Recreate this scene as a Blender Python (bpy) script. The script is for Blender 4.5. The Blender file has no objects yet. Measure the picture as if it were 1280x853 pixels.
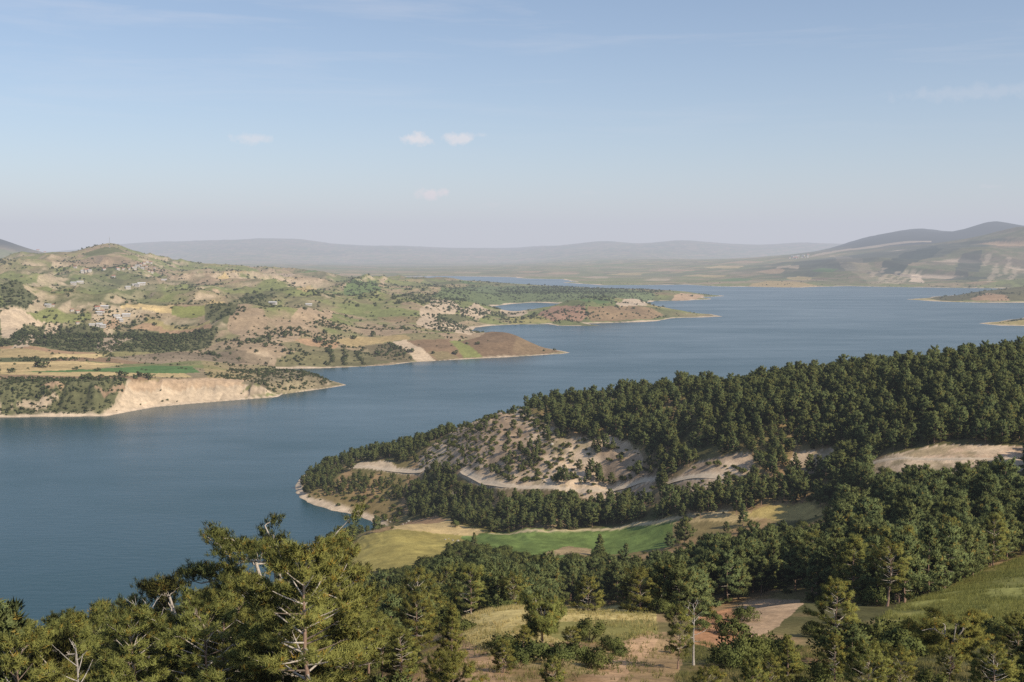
import bpy, math, random
import numpy as np
from mathutils import Vector

rng = np.random.default_rng(7)
random.seed(7)
SC = bpy.context.scene
COL = SC.collection

# ------------------------------------------------------------------ camera model
F = 1372.0                 # focal length in pixels of the 1280-wide photograph
H = 180.0                  # eye height above the lake, metres
VH = 318.0                 # row of the horizon
P = math.atan((426.5 - VH) / F)
CP, SP = math.cos(P), math.sin(P)


def ray(u, v):
    dz = -(np.asarray(v, float) - 426.5) / F
    y = CP + dz * SP
    return (np.asarray(u, float) - 640) / F / y, -(-SP + dz * CP) / y      # s = x/y, t = tan(depression)


def project(x, y, z):
    r = z - H
    yc = y * CP - r * SP
    zc = y * SP + r * CP
    return 640 + F * x / yc, 426.5 - F * zc / yc


def lin(*c):
    a = np.array(c, float) / 255
    return np.where(a < .04045, a / 12.92, ((a + .055) / 1.055) ** 2.4)


# ------------------------------------------------------------------ noise
def vnoise(x, y, seed=0):
    xf, yf = np.floor(x), np.floor(y)
    xi, yi = xf.astype(np.int64), yf.astype(np.int64)
    fx, fy = (x - xf).astype(np.float32), (y - yf).astype(np.float32)
    fx = fx * fx * (3 - 2 * fx)
    fy = fy * fy * (3 - 2 * fy)

    def h(a, b):
        n = (a * 374761393 + b * 668265263 + seed * 974711) & 0xFFFFFFFF
        n = ((n ^ (n >> 13)) * 1274126177) & 0xFFFFFFFF
        return ((n ^ (n >> 16)) & 0xFFFF).astype(np.float32) / 65535
    a = h(xi, yi); b = h(xi + 1, yi); c = h(xi, yi + 1); d = h(xi + 1, yi + 1)
    return (a + (b - a) * fx) * (1 - fy) + (c + (d - c) * fx) * fy


def fbm(x, y, wl, octv=4, seed=0, gain=.5):
    s = np.zeros(np.shape(x), np.float32); a = 1.; n = 0.
    for o in range(octv):
        s += a * vnoise(x / wl + 17.3 * o, y / wl - 9.1 * o, seed + o)
        n += a; a *= gain; wl *= .5
    return s / n


def ridged(x, y, wl, octv=4, seed=0, gain=.5):
    s = np.zeros(np.shape(x), np.float32); a = 1.; n = 0.
    for o in range(octv):
        s += a * (1 - np.abs(2 * vnoise(x / wl + 7.3 * o, y / wl + 3.7 * o, seed + o) - 1))
        n += a; a *= gain; wl *= .5
    return s / n


def sstep(a, b, x):
    t = np.clip((x - a) / (b - a), 0, 1)
    return t * t * (3 - 2 * t)


# ------------------------------------------------------------------ terrain: surveyed spot heights (column, row, distance)
NEAR = [
 (-300,1020,60),(0,1000,55),(300,990,55),(500,960,55),(700,950,55),(900,930,55),(1100,900,58),(1280,880,60),(1500,850,60),
 (-300,900,100),(0,905,100),(100,905,100),(200,905,100),(300,885,98),(380,870,95),(460,853,90),(540,838,85),(620,828,95),(700,812,105),(780,814,110),
 (840,815,110),(900,830,100),(980,825,110),(1080,792,130),(1180,742,175),(1285,698,230),(1280,800,110),(1280,845,80),(1150,835,85),(1500,690,230),(1500,780,100),
 (690,776,130),(600,790,125),(790,775,135),(690,759,147),(800,766,147),(580,768,146),(965,771,150),(930,795,130),(990,752,165),(890,772,145),
 (470,850,140),(350,900,150),(200,930,160),(0,940,170),(-300,950,180),(1080,760,190),
 (690,815,195),(560,800,200),(860,790,205),(960,770,210),(690,768,300),(500,752,300),(820,752,290),(900,742,260),(1000,705,320),(1100,692,285),(1200,690,265),(1285,685,262),
 (690,735,400),(560,735,390),(850,702,380),(950,672,420),(1000,655,440),(1100,640,390),(1200,640,330),(1285,640,310),(1500,640,330),
 (300,1000,200),(300,900,300),(300,760,400),(400,930,170),(400,830,300),(400,752,430),(420,690,560),
 (0,1010,250),(0,860,400),(0,800,520),(-300,900,300),(-300,820,450),(150,980,250),(150,840,400),(150,780,540),
 (450,702,490),(500,690,500),(560,674,560),(520,656,625),(470,662,640),(440,668,610),(600,668,580),(568,655,600),(690,696,470),(650,686,500),(750,663,560),(700,668,550),(840,654,520),(835,684,460),(930,648,500),(1000,638,480),(1045,632,470),
 (400,672,700),(430,655,735),(395,662,730),(380,695,660),(340,760,560),(340,720,660),(300,660,760),
 (357,628,797),(380,636,777),(425,644,757),(470,650,744),(500,651,700),(540,648,660),
 (345,640,800),(400,652,760),(440,658,732),
 (440,633,769),(440,625,785),(380,622,806),(440,603,812),(385,606,826),(373,614,822),(450,584,805),(480,612,775),(540,645,690),(520,620,745),(560,630,690),(560,605,715),
 (430,581,850),(520,556,835),(560,540,805),(600,527,772),(660,522,735),(700,528,700),(800,520,660),(900,506,630),(1000,491,600),(1100,478,570),(1200,460,550),(1285,470,530),(1500,485,500),
 (450,590,795),(590,597,705),(620,605,672),(650,608,655),(740,613,612),(800,602,602),(870,591,555),(940,579,522),(1060,573,482),(1180,571,442),(1285,569,422),(1500,570,420),
 (660,562,690),(760,556,645),(850,545,600),(950,535,560),(1100,520,525),(1250,514,480),
 (640,640,605),(700,651,572),(850,630,525),(950,622,490),(1060,610,430),(1180,602,390),(1285,602,365),(760,635,585),
]
NEARZ = [   # column, height, distance
 (380,-6,930),(330,-6,860),(300,-6,780),(300,-5,600),(240,-6,560),(320,-6,1000),(250,-6,850),(150,-6,850),(0,-6,850),(-300,-6,850),(150,-6,650),(0,-6,640),(-300,-6,640),(230,-6,600),(280,-6,680),
 (0,-6,1000),(200,-6,1000),(-300,-6,1000),(450,-6,1000),(560,-4,1010),(660,-2,1040),(760,-2,1080),(850,-2,1100),(950,-2,1120),(1050,-2,1130),(1150,-2,1140),(1285,-2,1140),(1500,-2,1140),
 (-300,-6,1180),(0,-6,1180),(150,-6,1180),(300,-6,1180),(450,-6,1180),(600,-6,1180),(750,-6,1180),(900,-6,1180),(1050,-6,1180),(1200,-6,1180),(1350,-6,1180),(1500,-6,1180),
 (800,45,880),(950,50,870),(1100,55,860),(1285,60,860),(660,35,890),(560,18,920),(450,6,930),
 (380,2.5,781),(425,3,762),(470,3,749),(400,4,786),(440,4.5,776),(362,1,797),(490,4,742),(402,-3,722),(432,-2,730),(380,-4,745),
 (600,60,745),(660,62,700),(740,66,670),(700,58,660),(800,72,640),
]
FAR = [
 (-300,474,1290),(0,474,1290),(100,474,1295),(165,474,1312),(230,475,1358),(330,476,1440),(300,468,1490),(390,471,1490),(430,480,1528),
 (-300,465,1400),(0,462,1400),(100,456,1450),(0,450,1500),(0,440,1610),(100,440,1650),(200,460,1480),(250,450,1600),(150,446,1600),(330,459,1610),(300,445,1720),
 (100,436,1715),(100,404,1870),(50,406,1850),(0,436,1700),(0,400,1860),(20,388,1905),(200,404,1920),(200,434,1740),(250,411,1960),(250,436,1800),(150,404,1900),(-300,400,1900),
 (180,385,2220),(100,386,2120),(250,386,2320),(60,393,2020),(300,419,1870),(330,402,2120),(400,391,2320),(380,432,1860),(450,401,2420),(500,386,2720),(550,381,2920),(560,395,2720),(520,401,2520),
 (480,441,1905),(500,426,2010),(600,426,2060),(640,423,2075),(690,434,2060),(560,424,2060),
 (700,384,3120),(750,382,3170),(800,384,3160),(830,388,3180),(620,392,3020),(545,374,3060),(590,384,3000),
 (450,351,4620),(430,348,4800),(480,363,3950),(550,360,4700),(620,364,4650),(700,363,4800),(760,364,4650),(850,366,4600),(560,353,5200),(400,366,3650),(350,356,3850),(300,340,4550),(330,346,4450),
 (250,361,3350),(200,351,3750),(130,361,3220),(60,371,2720),(0,376,2420),(0,351,3320),(0,331,4350),(60,323,4650),(100,315,4720),(117,310,4740),(130,308,4750),(145,309,4760),(160,315,4740),(178,323,4680),(200,330,4640),(250,338,4620),(130,331,4350),(130,346,3720),(200,341,4220),
 (-120,330,4500),(-300,340,4500),
 (-300,350,6500),(0,350,6200),(130,352,6000),(250,349,6300),(400,350,6500),(520,350,6500),
 (-300,341,9000),(0,339,9000),(200,340,9000),(400,341,9000),(560,341,10300),(470,341,9800),
 (640,341,10300),(700,339,10500),(800,336,11000),(900,331,11000),(900,346,8200),(800,348,8600),(720,347,8900),(1000,345,7200),(1000,326,10200),(1060,316,11500),
 (1100,345,6900),(1150,352,6500),(1200,340,7000),(1280,340,7000),(1100,325,8400),(1150,315,8800),(1200,303,9200),(1250,294,9300),(1290,290,9300),(1500,285,9500),
 (1160,373,4560),(1200,364,4800),(1240,360,4900),(1290,356,4950),(1500,352,4950),(1255,400,2960),(1285,397,3000),(1500,385,3100),(1400,392,3000),
 (-300,334,15000),(0,333,14000),(100,332,14000),(200,331,14000),(400,332,15000),(600,333,15000),(800,326,15000),(950,322,15000),(1040,312,15000),
 (1080,299,16500),(1130,289,17000),(1160,288,17000),(1190,291,16500),(1215,284,15800),(1238,278,15600),(1260,279,15600),(1290,283,15600),(1500,280,15600),
 (1130,307,12000),(1200,303,12000),(1250,300,12000),(1290,298,12000),(1160,296,14500),(1200,297,14000),(1230,290,14300),
 (1040,325,24000),(1285,325,24000),
 (200,327,22000),(420,327,22000),(640,327,22000),(900,325,22000),
 (-40,290,11500),(-120,275,11500),(0,301,11500),(30,311,11500),(70,322,11800),(-300,280,11500),
 (100,313,30000),(160,305,30000),(240,302,30000),(310,299,30000),(370,300,30000),(420,306,30000),(500,309,30000),(600,312,30000),(680,309,30000),(760,302,30000),(800,305,30000),(850,301,30000),(900,305,30000),(1000,305,30000),(1100,306,30000),(1300,306,30000),(-300,306,30000),(1500,306,30000),
 (-300,330,44000),(300,330,44000),(900,330,44000),(1500,330,44000),
]


class RBF:
    def __init__(self, pts, lscale, c, zpts=None, lam=0.):
        p = np.array(pts, float)
        s, t = ray(p[:, 0], p[:, 1])
        if zpts is not None:
            t = H - p[:, 2] * t
            p = np.concatenate([p, np.array(zpts, float)])
            s = np.concatenate([s, (p[len(s):, 0] - 640) / F]); t = np.concatenate([t, p[len(t):, 1]])
        self.l = lscale; self.c2 = c * c
        self.q = np.stack([s, np.log(p[:, 2]) * lscale], 1)
        A = -np.sqrt(((self.q[:, None] - self.q[None]) ** 2).sum(-1) + self.c2)
        n = len(p)
        M = np.zeros((n + 1, n + 1)); M[:n, :n] = A + lam * np.eye(n); M[n, :n] = M[:n, n] = 1
        r = np.zeros(n + 1); r[:n] = t
        self.w = np.linalg.solve(M, r)

    def __call__(self, s, L):
        """evaluate over the grid s (columns) x L (rows): coarse in double precision, then bilinear"""
        sc = np.linspace(s.min(), s.max(), 340); lc = np.linspace(L.min(), L.max(), 420)
        a, b = np.meshgrid(sc, lc * self.l)
        o = np.full(a.shape, self.w[-1])
        for (p0, p1), w in zip(self.q, self.w[:-1]):
            o -= w * np.sqrt((a - p0) ** 2 + (b - p1) ** 2 + self.c2)
        o = np.stack([np.interp(s, sc, row) for row in o])
        fi = np.interp(L, lc, np.arange(420)); i0 = np.minimum(fi.astype(int), 418); f = (fi - i0)[:, None]
        return o[i0] * (1 - f) + o[i0 + 1] * f


def wpoly(pix):      # rows/columns on the water plane -> metres
    p = np.array(pix, float)
    s, t = ray(p[:, 0], p[:, 1])
    y = H / t
    return np.stack([s * y, y], 1)


SHORES = [
 wpoly([(-500,528),(-200,524),(0,522),(60,520.5),(130,520),(165,514),(200,508.5),(260,504),(345,496.5),(352,493),(400,487),(420,484),(433,481.5),(420,478),(400,472),(370,466),(345,463.5),(335,461.5),
        (400,461),(440,459),(480,456.5),(510,453),(560,450),(640,446),(700,442.5),(710,441),(690,437),(640,429),(600,421),(588,414),(590,409.5),(610,407.5),(650,406),(690,405.5),(700,407.5),(755,408),(740,406),(735,404.5),(800,402.5),(820,402),(845,398),(905,396),(890,393),(850,391),(830,388.5),
        (780,387),(720,386),(690,390),(660,393.5),(622,392),(600,388),(606,384),(640,380),(665,378.5),(690,379.5),(760,379.5),(810,378.5),(815,376.5),(860,376),(885,374.5),(883,371.5),(905,370),(880,368.5),(820,366),(760,362.5),(700,360),(640,357.5),(590,357),(560,354.5),(520,351.5),(475,348),(470,346.6),
        (560,345.4),(640,346.6),(655,348.3),(700,349.3),(720,352.5),(700,353),(750,356.8),(860,356.2),(900,358.2),(1000,359.8),(1060,357.8),(1150,359.5),(1280,361),(1600,364)]),
 wpoly([(1134,374.5),(1180,377.5),(1230,378.8),(1290,378.5),(1600,380),(1600,366),(1280,366.5),(1200,369),(1160,372)]),
 wpoly([(1222,404.5),(1250,407),(1290,408),(1600,412),(1600,388),(1290,395),(1250,402)]),
]
q = SHORES[0]
SHORES[0] = np.concatenate([q, [(60000, 9000), (60000, 60000), (-60000, 60000), (-60000, 1200)]])


def inside(poly, x, y):
    r = np.zeros(x.shape, bool)
    n = len(poly)
    for i in range(n):
        x0, y0 = poly[i]; x1, y1 = poly[(i + 1) % n]
        if y0 == y1: continue
        c = (y0 > y) != (y1 > y)
        r ^= c & (x < (x1 - x0) * (y - y0) / (y1 - y0) + x0)
    return r


def segdist(pl, x, y, closed=False):
    d = np.full(x.shape, 1e18, np.float32)
    n = len(pl)
    for i in range(n if closed else n - 1):
        ax, ay = pl[i]; bx, by = pl[(i + 1) % n]
        vx, vy = bx - ax, by - ay
        t = np.clip(((x - ax) * vx + (y - ay) * vy) / max(vx * vx + vy * vy, 1e-9), 0, 1)
        np.minimum(d, (x - ax - t * vx) ** 2 + (y - ay - t * vy) ** 2, out=d)
    return np.sqrt(d)


# grid in (s, log y)
S = np.concatenate([np.linspace(-2.2, -.56, 26)[:-1], np.linspace(-.56, .56, 1040), np.linspace(.56, 2.2, 26)[1:]]).astype(np.float32)
LG = np.concatenate([np.linspace(math.log(14), math.log(50), 60)[:-1], np.linspace(math.log(50), math.log(1180), 720)[:-1],
                     np.linspace(math.log(1180), math.log(6500), 480)[:-1], np.linspace(math.log(6500), math.log(13000), 330)[:-1], np.linspace(math.log(13000), math.log(46000), 150)]).astype(np.float32)
NS, NL = len(S), len(LG)
SS, LL = np.meshgrid(S, LG)                # [row, column]
YY = np.exp(LL); XX = SS * YY
near_row = YY[:, 0] <= 1180.5
nN = int(near_row.sum())
X1, Y1 = XX[:nN], YY[:nN]
X2, Y2 = XX[nN:], YY[nN:]
nearf, farf = RBF(NEAR, .42, .06, NEARZ, .004), RBF(FAR, .3, .02)
SCL = np.clip(S, -.75, .75)
ZN = nearf(SCL, LG[:nN]).astype(np.float32)
ZF = (H - Y2 * farf(SCL, LG[nN:])).astype(np.float32)
# near relief
rough = sstep(420, 620, Y1) * sstep(12, 40, ZN)
ZN += (fbm(X1, Y1, 9, 3, 3) - .5) * 1.0 + (fbm(X1, Y1, 45, 3, 5) - .5) * 3 * rough + (ridged(X1 * .8 + Y1 * .25 + 8 * fbm(X1, Y1, 30, 2, 19), Y1 * .3, 24, 4, 9, .55) - .6) * 8.5 * rough * sstep(200, 60, X1)
# far relief
wx = X2 + 90 * (fbm(X2, Y2, 300, 3, 21) - .5); wy = Y2 + 90 * (fbm(X2, Y2, 300, 3, 22) - .5)
a1 = sstep(1700, 2000, Y2) * (1 - sstep(5200, 6500, Y2))
a2 = sstep(5800, 8000, Y2)
a1 = a1 * (1 - .75 * sstep(3900, 4300, Y2) * sstep(-.10, .0, SS[nN:]))
ZF += a1 * (ridged(wx, wy, 380, 5, 31, .46) - .60) * 120 * (1 - .75 * sstep(140, 195, ZF)) * (.25 + .75 * sstep(20, 70, ZF))
ZF += (1 - sstep(1700, 1900, Y2)) * (fbm(X2, Y2, 40, 3, 33) - .5) * 2.0
ZF += a2 * (ridged(X2, Y2, 1500, 5, 41) - .6) * (22 + .07 * np.maximum(ZF, 0)) * 1.5
# gullied slope above the far shore on the right
gl = sstep(.18, .3, SS[nN:]) * sstep(6000, 6800, Y2) * (1 - sstep(9500, 11000, Y2))
ZF += gl * (ridged(X2 + .35 * Y2, Y2 * .3, 420, 3, 51) - .6) * 110 * sstep(0, 60, ZF)
SD = np.full(X2.shape, 1e18, np.float32)
land = np.zeros(X2.shape, bool)
jx = X2 + Y2 * .012 * (fbm(X2, Y2, 120, 3, 61) - .5); jy = Y2 + Y2 * .012 * (fbm(X2, Y2, 120, 3, 62) - .5)
for pl in SHORES:
    land |= inside(pl, jx, jy)
    np.minimum(SD, segdist(pl, jx, jy, True), out=SD)
SD = np.where(land, SD, -SD)
wdt = np.clip(Y2 * .04, 46, 260)
wdt = np.where((Y2 < 1800) & (X2 > -330) & (X2 < -150) & (Y2 < 1560), 34, wdt)
wdt = wdt * (1 + .5 * (ridged(X2 + .15 * Y2, Y2 * .12, 16, 3, 58) - .6) * (Y2 < 1600))
ZF = np.where(SD > 0, np.maximum(ZF, 2.5) * sstep(-.02, 1, SD / wdt) + np.minimum(SD * .03, .6), np.maximum(SD * .05, -6) - .3)
ZZ = np.concatenate([ZN, ZF]).astype(np.float32)
del wx, wy, jx, jy
UU, VV = project(XX, YY, ZZ)


def gz(x, y):
    """ground height at a point"""
    x = np.asarray(x, float); y = np.asarray(y, float)
    i = np.interp(np.log(y), LG, np.arange(NL)); j = np.interp(x / y, S, np.arange(NS))
    i0 = np.clip(i.astype(int), 0, NL - 2); j0 = np.clip(j.astype(int), 0, NS - 2)
    a = i - i0; b = j - j0
    return (ZZ[i0, j0] * (1 - a) * (1 - b) + ZZ[i0 + 1, j0] * a * (1 - b) + ZZ[i0, j0 + 1] * (1 - a) * b + ZZ[i0 + 1, j0 + 1] * a * b)


def gp(u, v):
    """first ground point along the sight line"""
    s, t = ray(u, v)
    j = int(np.argmin(np.abs(S - s)))
    T = (H - ZZ[:, j]) / YY[:, j]
    k = np.argmax(T[60:] <= t) + 60
    if T[k] > t: k = NL - 1
    a = (T[k - 1] - t) / max(T[k - 1] - T[k], 1e-9)
    L = LG[k - 1] + (LG[k] - LG[k - 1]) * np.clip(a, 0, 1)
    y = math.exp(L)
    return (float(s) * y, y)


def gpoly(pix): return np.array([gp(u, v) for u, v in pix])


# ------------------------------------------------------------------ land cover
OLIVE = np.array((.148, .160, .062)); TAN = np.array((.37, .26, .165)); PINK = np.array((.34, .255, .165)); CREAM = np.array((.50, .395, .275))
WHEAT = np.array((.50, .38, .19)); GREEN = np.array((.085, .15, .05)); BROWN = np.array((.185, .125, .075)); SCRUB = np.array((.06, .078, .035)); STRAW = np.array((.30, .25, .115))
SOIL = np.array((.42, .275, .16)); PALE = np.array((.55, .44, .32)); GRASS = np.array((.14, .155, .05))
C = np.zeros(XX.shape + (3,), np.float32)


def mixc(c, w): C[:] = C * (1 - w[..., None]) + np.asarray(c, np.float32) * w[..., None]


def lerp(a, b, w): return a + (b - a) * np.asarray(w)[..., None]


clf = (Y2 < 1600) & (X2 > -360) & (X2 < -120)
CLG = ridged(X2 + .15 * Y2, Y2 * .12, 16, 3, 58)
SD_all = np.concatenate([np.full(X1.shape, 999, np.float32), SD])
n1 = fbm(XX, YY, 60, 4, 71); n2 = fbm(XX, YY, 350, 4, 72); n3 = fbm(XX, YY, 14, 3, 73); n4 = fbm(XX, YY, 1100, 4, 75)
gy = np.gradient(ZZ, axis=0) / np.maximum(np.gradient(YY, axis=0), 1e-3); gx = np.gradient(ZZ, axis=1) / np.maximum(np.gradient(XX, axis=1), 1e-3)
slope = np.sqrt(gx ** 2 + gy ** 2)
# near ground: dry grass with soil, darker litter under the pines
C[:] = lerp(lerp(np.array((.105, .10, .042)), np.array((.23, .185, .08)), sstep(.4, .62, n1)), np.array((.36, .235, .13)), .75 * sstep(.52, .66, n3 * .6 + n1 * .4))
fm = (YY > 1180)
far_c = lerp(lerp(OLIVE * 1.25, PINK * .95, sstep(.44, .61, n2 * .55 + n1 * .45)), np.array((.10, .115, .05)), sstep(.5, .64, n4 * .5 + n1 * .5) * .8)
# field patchwork: jittered cells, each with a crop
cx = np.floor((XX * .93 + YY * .36 + 60 * (n4 - .5)) / 150); cy = np.floor((YY * .93 - XX * .36) / 110)
hsh = ((cx.astype(np.int64) * 92837111) ^ (cy.astype(np.int64) * 689287499)) & 0xFFFF
hv = (hsh % 997) / 997.0
crops = np.array([WHEAT * .85, GREEN * 1.2, OLIVE * 1.3, BROWN * 1.3, TAN, STRAW, OLIVE, PINK])
fw = ((hsh // 7) % 100 < 46) * sstep(.30, .18, slope) * fm
far_c = lerp(far_c, crops[hsh % 8], np.where(YY < 6000, .6, .75) * fw * sstep(5, 25, ZZ))
far_c = lerp(far_c, CREAM * .9, sstep(.42, .80, slope + (n1 - .5) * .6) * .75 * (YY < 6000))
far_c = lerp(far_c, np.array((.16, .16, .09)), sstep(6500, 9500, YY) * .3)
hz_hi = sstep(9800, 11000, YY) * sstep(130, 300, ZZ + 120 * (n4 - .5)) * (1 - .82 * sstep(18500, 24000, YY))
far_c = lerp(far_c, np.array((.022, .028, .026)), hz_hi * .95)
gu = sstep(.18, .3, SS) * sstep(6000, 6500, YY) * (1 - sstep(10000, 11500, YY))
st = ridged(XX + .35 * YY, YY * .3, 420, 3, 51)
far_c = lerp(far_c, np.array((.10, .10, .075)), gu * .55)
far_c = lerp(far_c, np.array((.085, .095, .075)), gu * sstep(.5, .56, n4) * .8)
far_c = lerp(far_c, PALE * .82, gu * sstep(.50, .40, st) * sstep(.45, .55, n2) * .9)
C[fm] = far_c[fm]
del far_c


def paint(pix, col, jit=1.0, var=.12, w=1.0, seed=0):
    pl = gpoly(pix)
    x0, y0 = pl.min(0); x1, y1 = pl.max(0)
    m = max((y1 - y0), (x1 - x0)) * .06 + 2
    k = np.where((XX > x0 - m) & (XX < x1 + m) & (YY > y0 - m) & (YY < y1 + m))
    x, y = XX[k], YY[k]
    sc = np.mean(y) / 1372 * 2.2 * jit
    jx = x + sc * 2 * (fbm(x, y, sc * 9 + 1, 3, 81 + seed) - .5); jy = y + sc * 5 * (fbm(x, y, sc * 9 + 1, 3, 91 + seed) - .5)
    i = inside(pl, jx, jy)
    f = (1 + var * 2 * (fbm(x[i], y[i], sc * 12 + 2, 4, 5 + seed) - .5))[:, None]
    kk = (k[0][i], k[1][i])
    C[kk] = C[kk] * (1 - w) + np.asarray(col) * f * w


# --- far side
paint([(0,522),(0,474),(60,473),(160,474),(150,492),(135,512),(120,520)], (.125,.125,.06), 1.5, .5)
paint([(10,512),(30,500),(75,497),(60,510),(45,516)], CREAM*.8, 3)
paint([(50,480),(80,482),(75,492),(55,488)], TAN, 3)
paint([(118,484),(150,480),(158,488),(130,498)], TAN*.9, 3)
paint([(160,475),(230,474),(330,476),(305,488),(352,494),(260,505),(200,509),(130,520),(150,500),(155,488)], CREAM*1.02, 1, .25)
paint([(165,474),(330,473),(325,479),(160,481)], SOIL, 1, .2, .5)
paint([(300,478),(380,464),(425,478),(400,486),(352,492),(330,484)], np.array((.26,.215,.13)), 1.5, .4)
paint([(0,474),(0,468),(100,470),(200,473),(165,476)], BROWN*1.5, 1)
paint([(0,468),(0,461),(110,463),(230,466),(240,472),(100,471)], WHEAT*.95, .4)
paint([(20,466),(110,462),(190,457),(240,458),(250,466),(120,465)], GREEN*1.15, .4)
paint([(0,461.5),(0,453.5),(120,453.8),(155,455.5),(115,462),(20,463)], WHEAT*.85, .4)
paint([(0,455.5),(0,453.2),(120,453.6),(156,455),(110,456.5)], WHEAT*1.1, .3)
paint([(0,452.5),(0,447),(60,446.5),(65,452)], (.11,.12,.055), 1)
paint([(60,452),(66,449),(150,448),(330,447),(330,456),(160,455)], BROWN*1.35, 1, .3)
paint([(130,446),(230,440),(300,438),(340,446),(300,455),(200,455)], np.array((.25,.195,.13)), 1.5, .4)
paint([(0,447),(0,434),(60,437),(100,444),(70,447.5)], WHEAT*.8, .5)
paint([(60,448.5),(70,443),(100,441),(132,444.5),(120,448)], WHEAT*1.1, .4)
paint([(0,436),(0,433),(60,436),(130,442),(90,443)], SOIL*.9, .4)
paint([(0,432),(30,405),(60,402),(130,408),(130,440),(60,436)], (.125,.125,.06), 1.5, .4)
paint([(130,440),(140,415),(230,408),(270,412),(262,432),(200,442)], (.125,.125,.06), 1.5, .4)
paint([(0,424),(0,392),(20,386),(45,396),(60,402),(30,406),(18,415),(10,424)], CREAM, 1.5, .2)
paint([(62,398),(80,402),(72,410),(34,434),(14,436),(40,418),(58,408)], CREAM*.9, 3)
paint([(125,435),(128,420),(135,412),(165,418),(165,424),(140,440)], CREAM*.9, 3, .4)
paint([(160,412),(185,402),(262,404),(266,411),(200,417)], BROWN*1.8, .6, .15)
paint([(182,396),(262,402),(262,405),(180,404)], STRAW, .5)
paint([(150,384),(158,379),(218,381),(214,391),(198,391),(170,385)], WHEAT*1.05, .6)
paint([(214,384),(255,382),(262,391),(235,399),(215,393)], np.array((.20,.21,.07)), .6)
paint([(30,390),(60,384),(110,390),(115,400),(78,404)], np.array((.20,.21,.08)), 1)
paint([(130,402),(145,396),(150,404),(148,410),(132,410)], TAN*.95, .6)
paint([(255,386),(275,378),(298,384),(300,395),(280,402),(258,400)], (.125,.125,.06), 2)
paint([(282,412),(300,385),(330,386),(335,410),(310,430),(300,420)], PINK, 1.5, .2)
paint([(335,430),(345,405),(370,392),(420,388),(415,398),(385,410),(370,425)], PINK*1.05, 1.2, .2)
paint([(368,425),(395,423),(425,428),(420,436),(385,432)], SOIL*.95, .8)
paint([(415,427),(440,420),(505,419),(515,424),(470,430),(440,434)], WHEAT*.75, .6)
paint([(340,462),(345,450),(380,440),(430,436),(480,440),(500,452),(440,460)], np.array((.165,.15,.075)), .8, .25)
paint([(455,432),(485,428),(518,450),(500,454),(470,450)], np.array((.17,.14,.08)), .6)
paint([(490,428),(508,425),(545,451),(522,453)], CREAM*1.02, .3)
paint([(508,426),(562,424),(580,448),(545,451)], BROWN*1.25, .5)
paint([(535,440),(560,440),(575,448),(548,451)], np.array((.24,.19,.10)), .8)
paint([(562,427),(580,425),(604,446),(580,448)], np.array((.22,.23,.08)), .4)
paint([(575,427),(600,421),(665,420),(705,440),(680,443),(604,446)], BROWN*1.05, .4, .15)
paint([(640,440),(665,424),(704,440),(660,444)], np.array((.22,.155,.09)), 1)
paint([(520,402),(540,374),(565,376),(580,386),(560,396),(598,410),(590,420),(560,416)], CREAM*.95, 2, .3)
paint([(575,392),(590,378),(615,390),(600,402)], CREAM*.95, 2, .3)
paint([(545,392),(580,393),(600,400),(575,404),(550,400)], (.125,.125,.06), 2)
paint([(632,396),(680,394),(690,403),(640,405)], np.array((.28,.25,.10)), .6)
paint([(625,390),(640,386),(660,392),(650,396),(630,395)], CREAM, 1.5)
paint([(668,395),(690,384),(730,381),(733,396),(725,402),(690,402)], np.array((.29,.18,.12)), 1, .2)
paint([(733,396),(735,384),(780,382),(815,386),(830,394),(810,400),(740,402)], np.array((.25,.175,.10)), 1, .25)
paint([(770,380),(780,376),(808,378),(808,383),(775,383)], PALE*.9, .8)
paint([(430,366),(440,350),(470,350),(475,360),(450,370)], np.array((.12,.16,.06)), 1)
paint([(480,352),(530,350),(540,354),(510,358)], np.array((.21,.22,.09)), 1)
paint([(540,372),(560,360),(640,357),(700,358),(780,362),(820,368),(760,378),(640,380),(600,380)], np.array((.13,.16,.07)), 1.5, .3)
paint([(840,376),(850,366),(880,369),(880,373),(856,376)], TAN*1.1, 1)
paint([(0,376),(0,358),(30,360),(50,372),(30,386),(10,384)], (.12,.125,.065), 1.5, .3)
paint([(80,327),(128,320),(165,325),(160,330),(120,332),(85,330)], np.array((.32,.235,.15)), 1.5, .4, .7)
paint([(100,317),(130,309),(150,311),(158,316),(130,319)], np.array((.14,.145,.06)), 1.5, .3)
paint([(98,376),(95,350),(120,340),(180,340),(200,352),(190,372),(140,378)], np.array((.14,.15,.07)), 4, .5, .55)
paint([(298,378),(305,366),(335,368),(340,380),(318,382)], (.125,.125,.06), 2)
paint([(272,346),(282,342),(287,348),(275,351)], WHEAT*.9, 1)
paint([(370,362),(382,358),(395,362),(385,366)], WHEAT*.8, 1)
paint([(256,364),(266,360),(274,366),(262,368)], PINK*1.1, 1)
paint([(255,381),(265,375),(282,376),(280,379)], WHEAT*.9, 1)
paint([(930,359),(960,351),(1000,353),(1025,358),(990,361)], WHEAT*.7, 1.5)
paint([(1150,373),(1200,364),(1290,357),(1290,377),(1180,377)], np.array((.13,.12,.06)), 2, .5)
paint([(1215,374),(1235,366),(1255,370),(1262,376),(1225,377)], np.array((.33,.22,.13)), 2, .4)
paint([(1135,375),(1160,373),(1175,376),(1230,379),(1180,379)], STRAW*1.05, 1)
paint([(1222,405),(1250,401),(1290,398),(1290,409),(1240,408)], np.array((.33,.27,.12)), 1)
paint([(1250,399),(1290,395),(1290,399),(1255,401.5)], (.06,.07,.04), 1)
k_ = np.zeros(XX.shape, np.float32); k_[nN:] = clf * sstep(2, 6, SD) * sstep(.15, .4, slope[nN:])
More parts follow.
